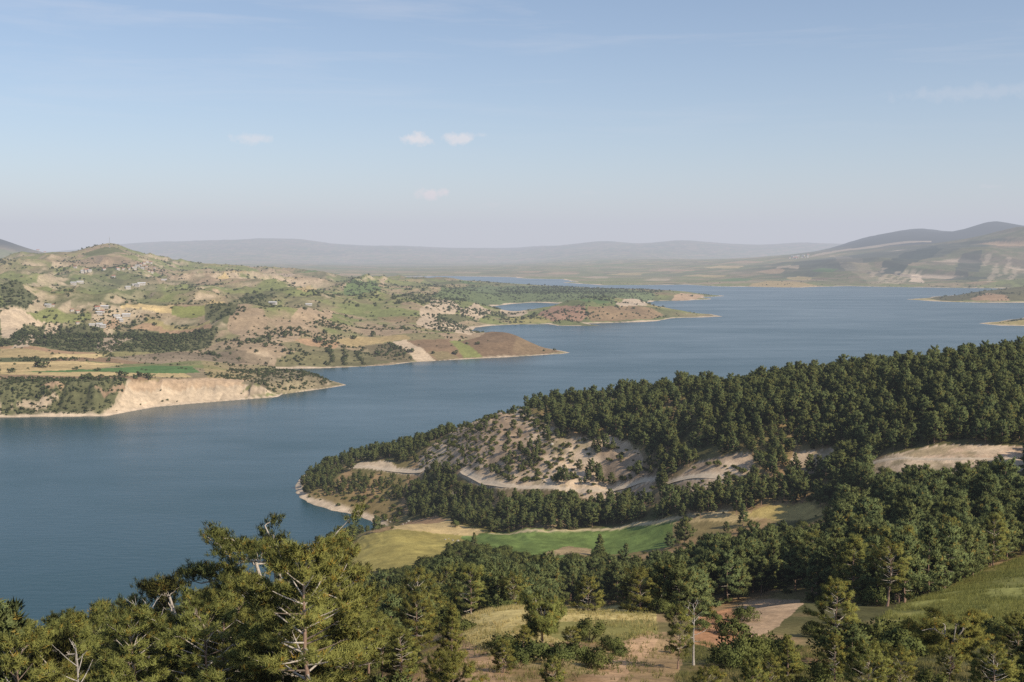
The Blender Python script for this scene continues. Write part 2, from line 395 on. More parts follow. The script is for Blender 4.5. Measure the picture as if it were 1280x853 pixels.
C *= (1 - .38 * k_ * np.concatenate([np.zeros(X1.shape, np.float32), sstep(.55, .3, CLG)]))[..., None]
paint([(1085,342),(1128,318),(1165,307),(1182,311),(1152,325),(1132,336),(1100,346)], (.04,.055,.045), 2, .3, .85)
paint([(1195,345),(1200,318),(1225,312),(1228,330),(1212,346)], (.05,.06,.05), 2, .3, .7)
paint([(1180,350),(1195,346),(1235,347),(1225,353)], (.05,.065,.05), 2, .3, .7)
paint([(1040,318),(1062,322),(1085,334),(1102,352),(1092,357),(1070,346),(1048,334)], PALE*.7, 6, .9, .22)
paint([(1135,352),(1142,342),(1152,343),(1152,354)], PALE, 2, .3)
paint([(1222,305),(1240,302),(1290,300),(1290,306),(1245,308)], TAN*1.1, 2, .3, .8)
for (u0, v0, u1, v1) in [(1098,353,1122,340),(1106,354,1133,339),(1114,354,1142,338),(1122,355,1150,340),(1090,346,1104,336),(1236,352,1246,330),(1250,345,1262,322),(1230,332,1236,318),(1262,350,1270,335)]:
    mixc(PALE * .85, .5 * sstep(22, 8, segdist(gpoly([(u0, v0), (u1, v1)]), XX, YY) + 50 * (n1 - .5)) * fm)
paint([(1010,322),(1040,314),(1100,306),(1165,301),(1165,303),(1100,309),(1040,317)], PALE*.8, 1, .2, .7)
for (u0, v0, wd, hg, cc) in [(905,334,26,2.2,WHEAT),(960,340,20,2.5,TAN),(880,345,30,2,WHEAT*.8),(930,328,22,2,TAN),(985,334,14,2,CREAM*.9),(840,338,30,1.6,TAN),(780,343,24,1.5,WHEAT*.8),(700,342,26,1.5,TAN),(745,347,16,1.5,CREAM*.8),(1000,348,18,2.5,WHEAT*.9),(860,352,24,2,OLIVE),(1030,338,16,3,GREEN),(920,350,20,2,GREEN*1.2),(820,350,18,1.6,CREAM*.8),(660,340,18,1.2,TAN),(580,341,22,1.2,PINK),(430,343,26,1.2,TAN),(350,344,20,1.2,PALE*.8),(390,340,24,1.2,GREEN),(300,341,18,1.2,WHEAT*.8)]:
    paint([(u0 - wd, v0 + .5), (u0 - wd * .2, v0 - hg), (u0 + wd, v0 - hg * .6), (u0 + wd * .8, v0 + hg * .8), (u0, v0 + hg)], cc, 1.5, .3, .7)
# beaches
bw = np.clip(YY * .0045, 5, 30) * (.1 + 2.4 * np.clip(fbm(XX, YY, 70, 4, 99) - .18, 0, 1))
mixc(PALE * 1.02, (sstep(1.25, .75, SD_all / bw) * (SD_all > -30)).astype(np.float32) * fm)

# --- near side
paint([(515,577),(560,546),(600,524),(660,517),(690,530),(700,545),(780,548),(825,580),(820,612),(740,630),(680,625),(620,604),(570,592)], np.array((.55,.42,.29)), 2, .5)
paint([(800,560),(860,560),(880,600),(820,630),(760,640),(690,660),(640,664),(600,640),(620,606),(740,622),(820,612)], np.array((.24,.185,.105)), 2, .4)
paint([(835,608),(870,580),(940,566),(946,590),(900,606),(870,618)], np.array((.55,.42,.29)), 2, .5)
paint([(985,585),(992,566),(1040,560),(1055,572),(1030,590)], np.array((.55,.42,.29)), 2, .5)
paint([(1085,612),(1085,580),(1130,566),(1180,556),(1290,560),(1290,590),(1200,592),(1120,612)], np.array((.55,.42,.29)), 1.5, .5)
paint([(1130,572),(1160,559),(1200,560),(1215,568),(1240,570),(1260,560),(1290,562),(1290,571),(1180,575)], np.array((.55,.40,.275)), 1, .4)
paint([(440,585),(450,578),(480,577),(495,584),(470,589)], CREAM*1.05, 1)
paint([(362,627),(390,620),(480,622),(505,640),(495,654),(430,646),(380,637)], np.array((.22,.165,.075)), .7, .2)
paint([(438,715),(434,690),(450,672),(490,662),(520,655),(560,652),(620,664),(655,668),(575,676),(548,696),(500,716)], np.array((.33,.275,.09)), .5, .18)
paint([(490,663),(510,652),(560,648),(575,656),(610,667),(655,667),(650,669),(590,671),(560,667),(520,664)], WHEAT*1.0, .7, .1)
paint([(500,655),(545,645),(560,649),(520,655)], SOIL*.8, .7)
paint([(575,671),(620,666),(700,664),(760,659),(845,648),(852,660),(838,684),(740,692),(680,700),(600,682)], np.array((.145,.20,.058)), .5, .32)
paint([(676,700),(684,690),(710,683),(740,686),(738,694),(700,694)], np.array((.34,.255,.145)), .6)
paint([(838,654),(900,644),(960,640),(968,648),(900,655),(845,658)], WHEAT*.9, .6, .1)
paint([(840,657),(900,652),(930,655),(890,672),(842,674)], np.array((.235,.185,.085)), .8)
paint([(930,646),(955,632),(1010,627),(1050,632),(1045,640),(1000,650),(960,648)], np.array((.40,.31,.12)), .6, .15)
paint([(480,870),(470,835),(520,810),(570,790),(640,800),(720,795),(830,790),(860,800),(840,870)], np.array((.33,.225,.12)), 1.5, .45)
paint([(640,850),(660,815),(720,805),(740,830),(720,860)], np.array((.24,.20,.085)), 8, .5, .6)
paint([(578,800),(580,772),(620,763),(700,755),(790,755),(815,764),(822,792),(790,802),(730,796),(680,806),(600,820)], np.array((.50,.40,.17)), .6, .2)
paint([(640,785),(740,775),(818,775),(822,792),(790,800),(700,800)], np.array((.235,.215,.075)), 1.5, .2)
paint([(725,860),(745,835),(775,806),(812,788),(828,796),(790,835),(765,860)], SOIL*1.12, .8, .15)
paint([(560,815),(580,800),(610,815),(640,835),(625,870),(490,870),(540,832)], SOIL*.98, 1, .25)
paint([(920,760),(935,749),(1000,750),(1004,756),(985,772),(950,795),(925,800)], np.array((.43,.30,.19)), .6, .1)
paint([(868,790),(880,768),(915,760),(930,800),(900,812),(870,806)], np.array((.44,.235,.125)), 1, .25)
paint([(1070,805),(1110,765),(1160,745),(1220,716),(1300,690),(1300,800),(1230,800),(1150,805)], np.array((.26,.26,.085)), 1, .3)
paint([(1185,735),(1230,712),(1300,690),(1300,702),(1240,722)], np.array((.29,.25,.09)), 1.5, .2)
paint([(1080,800),(1110,772),(1140,765),(1130,790),(1100,805)], np.array((.26,.24,.08)), 2, .2)
mixc(np.array((.26, .16, .08)), (sstep(.55, .66, n3) * (YY < 110) * .7).astype(np.float32))
fx_ = sstep(.3, .7, fbm(XX * .5 + YY, YY * .15, 5, 2, 131)); C *= (1 - .10 * fx_ * (YY > 440) * (YY < 720))[..., None]
# scree, stones and dry herbs on the bare slope
bs_ = inside(gpoly([(515,577),(560,546),(600,524),(660,517),(690,530),(700,545),(780,548),(825,580),(820,612),(740,630),(680,625),(620,604),(570,592)]), XX, YY)
for p_ in ([(1085,612),(1085,580),(1130,566),(1180,556),(1290,560),(1290,590),(1200,592),(1120,612)], [(835,608),(870,580),(940,566),(946,590),(900,606),(870,618)], [(985,585),(992,566),(1040,560),(1055,572),(1030,590)]): bs_ |= inside(gpoly(p_), XX, YY)
sc1 = fbm(XX, YY, 7, 4, 141); sc2 = fbm(XX * .9 + YY * .2, YY * .35, 18, 4, 142)
mixc(np.array((.20, .17, .085)), (.6 * sstep(.55, .64, sc2 * .5 + sc1 * .5) * bs_).astype(np.float32)); mixc(np.array((.27, .19, .125)), (.6 * sstep(.50, .36, sc2) * bs_).astype(np.float32))
# unmade roads on the hill and the shoreline track
ROADS = [([(440,584),(470,585),(500,588),(530,589)], 3.0), ([(578,588),(590,596),(605,603),(630,607),(660,609),(700,611),(735,613),(770,610),(800,603),(818,600)], 2.6),
         ([(835,604),(860,597),(900,596)], 2.6), ([(1085,581),(1140,573.5),(1200,574),(1290,574)], 2.0), ([(560,620),(590,606),(600,598)], 1.5)]
for pix, wd in ROADS:
    pl = gpoly(pix)
    mixc(PALE * 1.0, sstep(wd, wd * .7, segdist(pl, XX, YY) + (n3 - .5) * .5) * (YY < 1180))
pl = gpoly([(615,667),(680,664.5),(730,662),(790,655),(840,649),(905,641)])
mixc(np.array((.5, .41, .25)), sstep(2.6, 1.6, segdist(pl, XX, YY)) * (YY < 1180))
nb = (YY < 1180) & (YY > 600) & (ZZ < 3.0)
mixc(PALE * .98, (sstep(2.6, 1.4, ZZ + 2.4 * (n3 - .5)) * nb).astype(np.float32))
mixc(np.array((.12, .11, .075)), (sstep(.3, -.6, ZZ)).astype(np.float32))
C *= (1 + .22 * (fbm(XX, YY, 5, 2, 123) - .5))[..., None]
C = np.clip(C, .015, .8)


# ------------------------------------------------------------------ material helpers
def mat(name):
    m = bpy.data.materials.new(name); m.use_nodes = True
    nt = m.node_tree
    return m, nt, nt.nodes['Principled BSDF'], nt.nodes['Material Output']


def N(nt, typ, **kw):
    n = nt.nodes.new(typ)
    for k, v in kw.items():
        if k in n.inputs: n.inputs[k].default_value = v
        else: setattr(n, k, v)
    return n


def noise_node(nt, scale, detail=4, rough=.55, coord=None):
    n = N(nt, 'ShaderNodeTexNoise'); n.inputs['Scale'].default_value = scale; n.inputs['Detail'].default_value = detail; n.inputs['Roughness'].default_value = rough
    if coord is not None: nt.links.new(coord, n.inputs['Vector'])
    return n


def ramp(nt, src, a, b, lo, hi):
    r = N(nt, 'ShaderNodeMapRange'); nt.links.new(src, r.inputs['Value'])
    for k, v in zip(('From Min', 'From Max', 'To Min', 'To Max'), (a, b, lo, hi)): r.inputs[k].default_value = v
    return r.outputs['Result']


def mulcol(nt, col, fac):
    m = N(nt, 'ShaderNodeVectorMath', operation='SCALE'); nt.links.new(col, m.inputs[0]); nt.links.new(fac, m.inputs['Scale'])
    return m.outputs['Vector']


def math2(nt, op, a, b):
    m = N(nt, 'ShaderNodeMath', operation=op)
    for i, v in enumerate((a, b)):
        if isinstance(v, (int, float)): m.inputs[i].default_value = v
        else: nt.links.new(v, m.inputs[i])
    return m.outputs[0]


def tag(o, label=None, cat=None, group=None, kind=None):
    for k, v in (('label', label), ('category', cat), ('group', group), ('kind', kind)):
        if v: o[k] = v
    return o


def mesh_from(name, V, faces, smooth=False):
    """V (n,3); faces (m,k) int array or list of such arrays"""
    me = bpy.data.meshes.new(name)
    if not isinstance(faces, list): faces = [faces]
    faces = [np.asarray(f, np.int32) for f in faces if len(f)]
    tot = np.concatenate([np.full(len(f), f.shape[1], np.int32) for f in faces])
    idx = np.concatenate([f.ravel() for f in faces])
    me.vertices.add(len(V)); me.vertices.foreach_set('co', np.asarray(V, np.float32).ravel())
    me.loops.add(len(idx)); me.loops.foreach_set('vertex_index', idx)
    me.polygons.add(len(tot)); st = np.zeros(len(tot), np.int32); st[1:] = np.cumsum(tot)[:-1]
    me.polygons.foreach_set('loop_start', st)
    me.polygons.foreach_set('use_smooth', np.full(len(tot), smooth, bool))
    me.update(calc_edges=True)
    return me


def link(name, me, m=None, parent=None, loc=None):
    o = bpy.data.objects.new(name, me); COL.objects.link(o)
    if m is not None and me is not None and not len(me.materials): me.materials.append(m)
    if parent is not None: o.parent = parent
    if loc is not None: o.location = loc
    return o


def set_col(me, c, name='Col'):
    a = me.color_attributes.new(name, 'FLOAT_COLOR', 'POINT')
    d = np.ones((len(c), 4), np.float32); d[:, :3] = c
    a.data.foreach_set('color', d.ravel())


# ------------------------------------------------------------------ ground
keep = np.ones((NL - 1, NS - 1), bool)
deep = ZZ < -1.2
keep &= ~(deep[:-1, :-1] & deep[1:, :-1] & deep[:-1, 1:] & deep[1:, 1:])
ii, jj = np.where(keep)
a = ii * NS + jj
quads = np.stack([a, a + 1, a + NS + 1, a + NS], 1)
used = np.zeros(NL * NS, bool); used[quads.ravel()] = True
remap = np.cumsum(used) - 1
V = np.stack([XX, YY, ZZ], -1).reshape(-1, 3)[used]
gm = mesh_from('ground', V, remap[quads], True)
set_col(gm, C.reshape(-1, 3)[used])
M_ground, nt, bsdf, out = mat('ground_cover')
at = N(nt, 'ShaderNodeVertexColor', layer_name='Col')
geo = N(nt, 'ShaderNodeNewGeometry')
na = noise_node(nt, 1.3, 5, .7, geo.outputs['Position']); nb_ = noise_node(nt, .16, 5, .65, geo.outputs['Position']); nc = noise_node(nt, .03, 4, .6, geo.outputs['Position'])
f = math2(nt, 'MULTIPLY', math2(nt, 'MULTIPLY', ramp(nt, na.outputs['Fac'], .3, .7, .70, 1.30), ramp(nt, nb_.outputs['Fac'], .3, .7, .78, 1.22)), ramp(nt, nc.outputs['Fac'], .3, .7, .85, 1.15))
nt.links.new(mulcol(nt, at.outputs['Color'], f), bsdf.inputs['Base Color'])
bsdf.inputs['Roughness'].default_value = 1; bsdf.inputs['Specular IOR Level'].default_value = .05
bp = N(nt, 'ShaderNodeBump', Strength=.5, Distance=.5); nt.links.new(nb_.outputs['Fac'], bp.inputs['Height'])
bp2 = N(nt, 'ShaderNodeBump', Strength=.6, Distance=.12); nt.links.new(na.outputs['Fac'], bp2.inputs['Height']); nt.links.new(bp.outputs['Normal'], bp2.inputs['Normal'])
nt.links.new(bp2.outputs['Normal'], bsdf.inputs['Normal'])
tag(link('ground', gm, M_ground), kind='structure')

# scree, stones and dry herbs on the bare slope
bs_ = inside(gpoly([(515,577),(560,546),(600,524),(660,517),(690,530),(700,545),(780,548),(825,580),(820,612),(740,630),(680,625),(620,604),(570,592)]), XX, YY)
for p_ in ([(1085,612),(1085,580),(1130,566),(1180,556),(1290,560),(1290,590),(1200,592),(1120,612)], [(835,608),(870,580),(940,566),(946,590),(900,606),(870,618)], [(985,585),(992,566),(1040,560),(1055,572),(1030,590)]): bs_ |= inside(gpoly(p_), XX, YY)
sc1 = fbm(XX, YY, 7, 4, 141); sc2 = fbm(XX * .9 + YY * .2, YY * .35, 18, 4, 142)
mixc(np.array((.20, .17, .085)), (.6 * sstep(.55, .64, sc2 * .5 + sc1 * .5) * bs_).astype(np.float32)); mixc(np.array((.27, .19, .125)), (.6 * sstep(.50, .36, sc2) * bs_).astype(np.float32))
# unmade roads as thin strips lying on the ground
M_road, nt, bsdf, out = mat('pale_track')
geo = N(nt, 'ShaderNodeNewGeometry'); r1 = noise_node(nt, .5, 5, .65, geo.outputs['Position']); rc = N(nt, 'ShaderNodeRGB'); rc.outputs[0].default_value = (.58, .47, .34, 1)
nt.links.new(mulcol(nt, rc.outputs[0], ramp(nt, r1.outputs['Fac'], .3, .7, .8, 1.15)), bsdf.inputs['Base Color']); bsdf.inputs['Roughness'].default_value = 1
for pix, wd in ROADS[:4]:
    pl = gpoly(pix)
    L_ = np.concatenate([[0], np.cumsum(np.hypot(*np.diff(pl, axis=0).T))]); n_ = max(8, int(L_[-1] / 1.5)); t_ = np.linspace(0, L_[-1], n_)
    px_, py_ = np.interp(t_, L_, pl[:, 0]), np.interp(t_, L_, pl[:, 1])
    for _ in range(6): px_[1:-1] = (px_[:-2] + px_[1:-1] * 2 + px_[2:]) / 4; py_[1:-1] = (py_[:-2] + py_[1:-1] * 2 + py_[2:]) / 4
    tx_, ty_ = np.gradient(px_), np.gradient(py_); ln_ = np.hypot(tx_, ty_); nx_, ny_ = -ty_ / ln_, tx_ / ln_
    w_ = wd * .75 * (1 + .25 * np.sin(t_ * .21) * np.sin(t_ * .077 + 1))
    zc = gz(px_, py_)
    for _ in range(8): zc[1:-1] = (zc[:-2] + zc[1:-1] * 2 + zc[2:]) / 4
    offs = (-1, -.5, 0, .5, 1); vs = []
    for o_ in offs:
        qx, qy = px_ + nx_ * w_ * o_, py_ + ny_ * w_ * o_
        vs.append(np.stack([qx, qy, np.maximum(gz(qx, qy), zc - .6) + (.12 if abs(o_) < 1 else -.25)], 1))
    vv = np.stack(vs, 1).reshape(-1, 3); i_ = np.arange(n_ - 1)[:, None] * 5 + np.arange(4)[None]
    tag(link('dirt_road', mesh_from('dirt_road', vv, np.stack([i_, i_ + 1, i_ + 6, i_ + 5], -1).reshape(-1, 4), True), M_road), kind='structure')

# ------------------------------------------------------------------ lake
wm = mesh_from('water', np.array([(-50000, 60, 0), (50000, 60, 0), (50000, 47000, 0), (-50000, 47000, 0)], float), np.array([[0, 1, 2, 3]]))
M_water, nt, bsdf, out = mat('lake_water')
geo = N(nt, 'ShaderNodeNewGeometry')
mp = N(nt, 'ShaderNodeMapping'); nt.links.new(geo.outputs['Position'], mp.inputs['Vector']); mp.inputs['Scale'].default_value = (.35, 1, 1)
w1 = noise_node(nt, .22, 3, .6, mp.outputs['Vector']); w2 = noise_node(nt, .0045, 5, .6, mp.outputs['Vector']); w3 = noise_node(nt, .03, 4, .6, mp.outputs['Vector'])
pat = math2(nt, 'ADD', math2(nt, 'MULTIPLY', ramp(nt, w2.outputs['Fac'], .35, .65, 0, 1), .65), math2(nt, 'MULTIPLY', ramp(nt, w3.outputs['Fac'], .3, .7, 0, 1), .35))
cr = N(nt, 'ShaderNodeMix', data_type='RGBA'); nt.links.new(pat, cr.inputs['Factor'])
cr.inputs[6].default_value = (.008, .046, .055, 1); cr.inputs[7].default_value = (.014, .056, .068, 1)
nt.links.new(cr.outputs[2], bsdf.inputs['Base Color'])
nt.links.new(ramp(nt, pat, 0, 1, .20, .34), bsdf.inputs['Roughness'])
bsdf.inputs['IOR'].default_value = 1.33
bp = N(nt, 'ShaderNodeBump', Strength=.4, Distance=.5); nt.links.new(w1.outputs['Fac'], bp.inputs['Height']); nt.links.new(bp.outputs['Normal'], bsdf.inputs['Normal'])
tag(link('water', wm, M_water), kind='structure')

# ------------------------------------------------------------------ sky, sun, haze
SUN_EL, SUN_AZ = math.radians(41), math.radians(131)     # azimuth clockwise from +Y: from the right, a little behind the camera
w = bpy.data.worlds.new('World'); SC.world = w; w.use_nodes = True
nt = w.node_tree; bg = nt.nodes['Background']
sky = N(nt, 'ShaderNodeTexSky', sky_type='NISHITA'); sky.sun_disc = False
sky.sun_elevation = SUN_EL; sky.sun_rotation = SUN_AZ; sky.altitude = 700; sky.air_density = 1.0; sky.dust_density = .8; sky.ozone_density = 2.0
tc = N(nt, 'ShaderNodeTexCoord')
# thin streaks of cirrus and a few small fair-weather puffs, by direction
mp = N(nt, 'ShaderNodeMapping'); nt.links.new(tc.outputs['Generated'], mp.inputs['Vector']); mp.inputs['Scale'].default_value = (2.2, 2.2, 26); mp.inputs['Rotation'].default_value = (0, .10, .0)
c1 = noise_node(nt, 1.6, 7, .62, mp.outputs['Vector'])
c1.inputs['Distortion'].default_value = .4
sp = N(nt, 'ShaderNodeSeparateXYZ'); nt.links.new(tc.outputs['Generated'], sp.inputs[0])
cm = math2(nt, 'MULTIPLY', ramp(nt, c1.outputs['Fac'], .50, .80, 0, .22), ramp(nt, sp.outputs['Z'], .05, .2, 0, 1))
puff = None
pn = noise_node(nt, 95, 5, .6, tc.outputs['Generated'])
for (u, v, ru, rv, st_) in [(521,175,19,8,.7),(571,173,20,8,.6),(603,169,9,3,.2),(315,174,24,7,.4),(538,243,22,7,.95),(340,256,16,3,.14),(255,266,14,3,.12),(615,256,10,3,.14),(1212,116,75,9,.13),(1242,233,14,3,.14),(738,241,10,3,.1)]:
    s_, t_ = ray(u, v)
    d = np.array((s_, 1, -t_), float); d /= np.linalg.norm(d)
    sub = N(nt, 'ShaderNodeVectorMath', operation='SUBTRACT'); nt.links.new(tc.outputs['Generated'], sub.inputs[0]); sub.inputs[1].default_value = d
    scl = N(nt, 'ShaderNodeVectorMath', operation='MULTIPLY'); nt.links.new(sub.outputs[0], scl.inputs[0]); scl.inputs[1].default_value = (F / ru, F / ru, F / rv)
    ln = N(nt, 'ShaderNodeVectorMath', operation='LENGTH'); nt.links.new(scl.outputs[0], ln.inputs[0])
    q_ = math2(nt, 'SUBTRACT', 1.25, math2(nt, 'ADD', ln.outputs['Value'], math2(nt, 'MULTIPLY', math2(nt, 'SUBTRACT', pn.outputs['Fac'], .5), 2.6)))
    q_ = ramp(nt, q_, .1, .9, 0, st_)
    puff = q_ if puff is None else math2(nt, 'MAXIMUM', puff, q_)
cov = math2(nt, 'MAXIMUM', cm, puff)
mx = N(nt, 'ShaderNodeMix', data_type='RGBA'); nt.links.new(cov, mx.inputs['Factor']); nt.links.new(sky.outputs['Color'], mx.inputs[6]); mx.inputs[7].default_value = (8.2, 7.5, 7.2, 1)
nt.links.new(mx.outputs[2], bg.inputs['Color'])
bg.inputs['Strength'].default_value = .125

sun = bpy.data.lights.new('sun', 'SUN'); sun.energy = 5.0; sun.angle = math.radians(.5); sun.color = (1, .88, .70)
so = bpy.data.objects.new('sun', sun); COL.objects.link(so)
sdir = Vector((math.sin(SUN_AZ) * math.cos(SUN_EL), math.cos(SUN_AZ) * math.cos(SUN_EL), math.sin(SUN_EL)))
so.rotation_euler = sdir.to_track_quat('Z', 'Y').to_euler()

hx, hz0, hz1 = 60000, -60, 1450
hv_ = np.array([(x, y, z) for x in (-hx, hx) for y in (-3000, 46500) for z in (hz0, hz1)], float)
hf = np.array([(0, 1, 3, 2), (4, 6, 7, 5), (0, 4, 5, 1), (2, 3, 7, 6), (0, 2, 6, 4), (1, 5, 7, 3)])
M_haze = bpy.data.materials.new('summer_haze'); M_haze.use_nodes = True
nt = M_haze.node_tree; nt.nodes.remove(nt.nodes['Principled BSDF'])
SIG = 5.0e-5
ab = N(nt, 'ShaderNodeVolumeAbsorption'); ab.inputs['Color'].default_value = (.04, 0, 0, 1); ab.inputs['Density'].default_value = SIG
em = N(nt, 'ShaderNodeEmission'); em.inputs['Color'].default_value = (.510, .555, .645, 1); em.inputs['Strength'].default_value = SIG  # even glow of the volume stands in for sunlight scattered by the haze
ad = N(nt, 'ShaderNodeAddShader'); nt.links.new(ab.outputs[0], ad.inputs[0]); nt.links.new(em.outputs[0], ad.inputs[1])
nt.links.new(ad.outputs[0], nt.nodes['Material Output'].inputs['Volume'])
tag(link('haze', mesh_from('haze', hv_, hf), M_haze), label='thin blue grey summer haze hanging over the lake and the far hills', cat='haze', kind='stuff')

# ------------------------------------------------------------------ vegetation: shape builders
def unit(v): return v / np.maximum(np.linalg.norm(v, axis=-1, keepdims=True), 1e-9)


class Geo:
    def __init__(self): self.v, self.q, self.t, self.c, self.nr, self.n = [], [], [], [], [], 0

    def tube(self, pts, rad, sides=6, col=None):
        pts = np.asarray(pts, float); rad = np.asarray(rad, float)
        d = unit(np.gradient(pts, axis=0))
        ref = np.array((0, 0, 1.)) if abs(d[0, 2]) < .9 else np.array((1., 0, 0))
        a = unit(np.cross(d, ref)); b = np.cross(d, a)
        an = np.linspace(0, 2 * np.pi, sides, endpoint=False)
        ring = pts[:, None] + rad[:, None, None] * (np.cos(an)[None, :, None] * a[:, None] + np.sin(an)[None, :, None] * b[:, None])
        m = len(pts)
        i = np.arange(m - 1)[:, None] * sides; k = np.arange(sides)[None]; k2 = (k + 1) % sides
        self.q.append((self.n + np.stack([i + k, i + k2, i + sides + k2, i + sides + k], -1)).reshape(-1, 4))
        self.v.append(ring.reshape(-1, 3)); self.n += m * sides
        self.c.append(np.repeat(np.array([col if col is not None else (1, 1, 1)], float), m * sides, 0))

    def spikes(self, base, dirs, length, width, r, col, nrm=None):
        """one thin triangle per row: base (n,3), dirs (n,3)"""
        n = len(base)
        side = unit(np.cross(dirs, r.normal(size=(n, 3)))) * (np.asarray(width)[..., None] if np.ndim(width) else width) * .5
        tip = base + dirs * np.asarray(length)[..., None]
        v = np.stack([base - side, base + side, tip], 1).reshape(-1, 3)
        self.t.append(self.n + np.arange(3 * n).reshape(-1, 3)); self.v.append(v); self.n += 3 * n
        self.c.append(np.repeat(col, 3, 0)); self.nr.append(np.repeat(dirs if nrm is None else nrm, 3, 0))

    def leaves(self, base, dirs, length, width, r, col, nrm=None):
        """one four-sided leaf per row"""
        n = len(base)
        side = unit(np.cross(dirs, r.normal(size=(n, 3)))) * (np.asarray(width)[:, None] if np.ndim(width) else width) * .5
        L = np.asarray(length)[:, None]
        v = np.stack([base, base + dirs * L * .55 + side, base + dirs * L, base + dirs * L * .45 - side], 1).reshape(-1, 3)
        self.q.append(self.n + np.arange(4 * n).reshape(-1, 4)); self.v.append(v); self.n += 4 * n
        self.c.append(np.repeat(col, 4, 0)); self.nr.append(np.repeat(dirs if nrm is None else nrm, 4, 0))

    def mesh(self, name, m, smooth=False):
        me = mesh_from(name, np.concatenate(self.v), [np.concatenate(x) for x in (self.q, self.t) if x], smooth)
        set_col(me, np.concatenate(self.c)); me.materials.append(m)
        if self.nr:
            at_ = me.attributes.new('leaf_facing', 'FLOAT_VECTOR', 'POINT'); at_.data.foreach_set('vector', np.concatenate(self.nr).astype(np.float32).ravel())
        return me


def needle_tufts(g, P0, D0, k, nl, nw, r, spread=.9, tint=.25, rad=.62, up=.7):
    n = len(P0)
    b = np.repeat(P0, k, 0) + r.normal(scale=nl * .22, size=(n * k, 3))
    d = unit(np.repeat(D0, k, 0) + r.normal(scale=spread, size=(n * k, 3)) * .75)
    v = 1 + tint * (2 * r.random(n) - 1)
    old = (r.random(n) < .06)
    c = np.stack([v, v, v], 1)
    c[old] *= np.array((1.5, 1.0, .7))
    cen = np.array((P0[:, 0].mean(), P0[:, 1].mean(), np.percentile(P0[:, 2], 35)))
    nr = unit(rad * unit((P0 - cen) * np.array((1, 1, .8))) + .5 * D0 * np.array((1, 1, up)) + r.normal(scale=.16, size=P0.shape))
    nr = unit(np.repeat(nr, k, 0) + .35 * d)
    g.spikes(b, d, nl * r.uniform(.7, 1.25, n * k), nw, r, np.repeat(c, k, 0), nr)


BARK = np.array((.30, .20, .15)); LIMB = np.array((.50, .44, .38)); DARKB = np.array((.17, .13, .10))


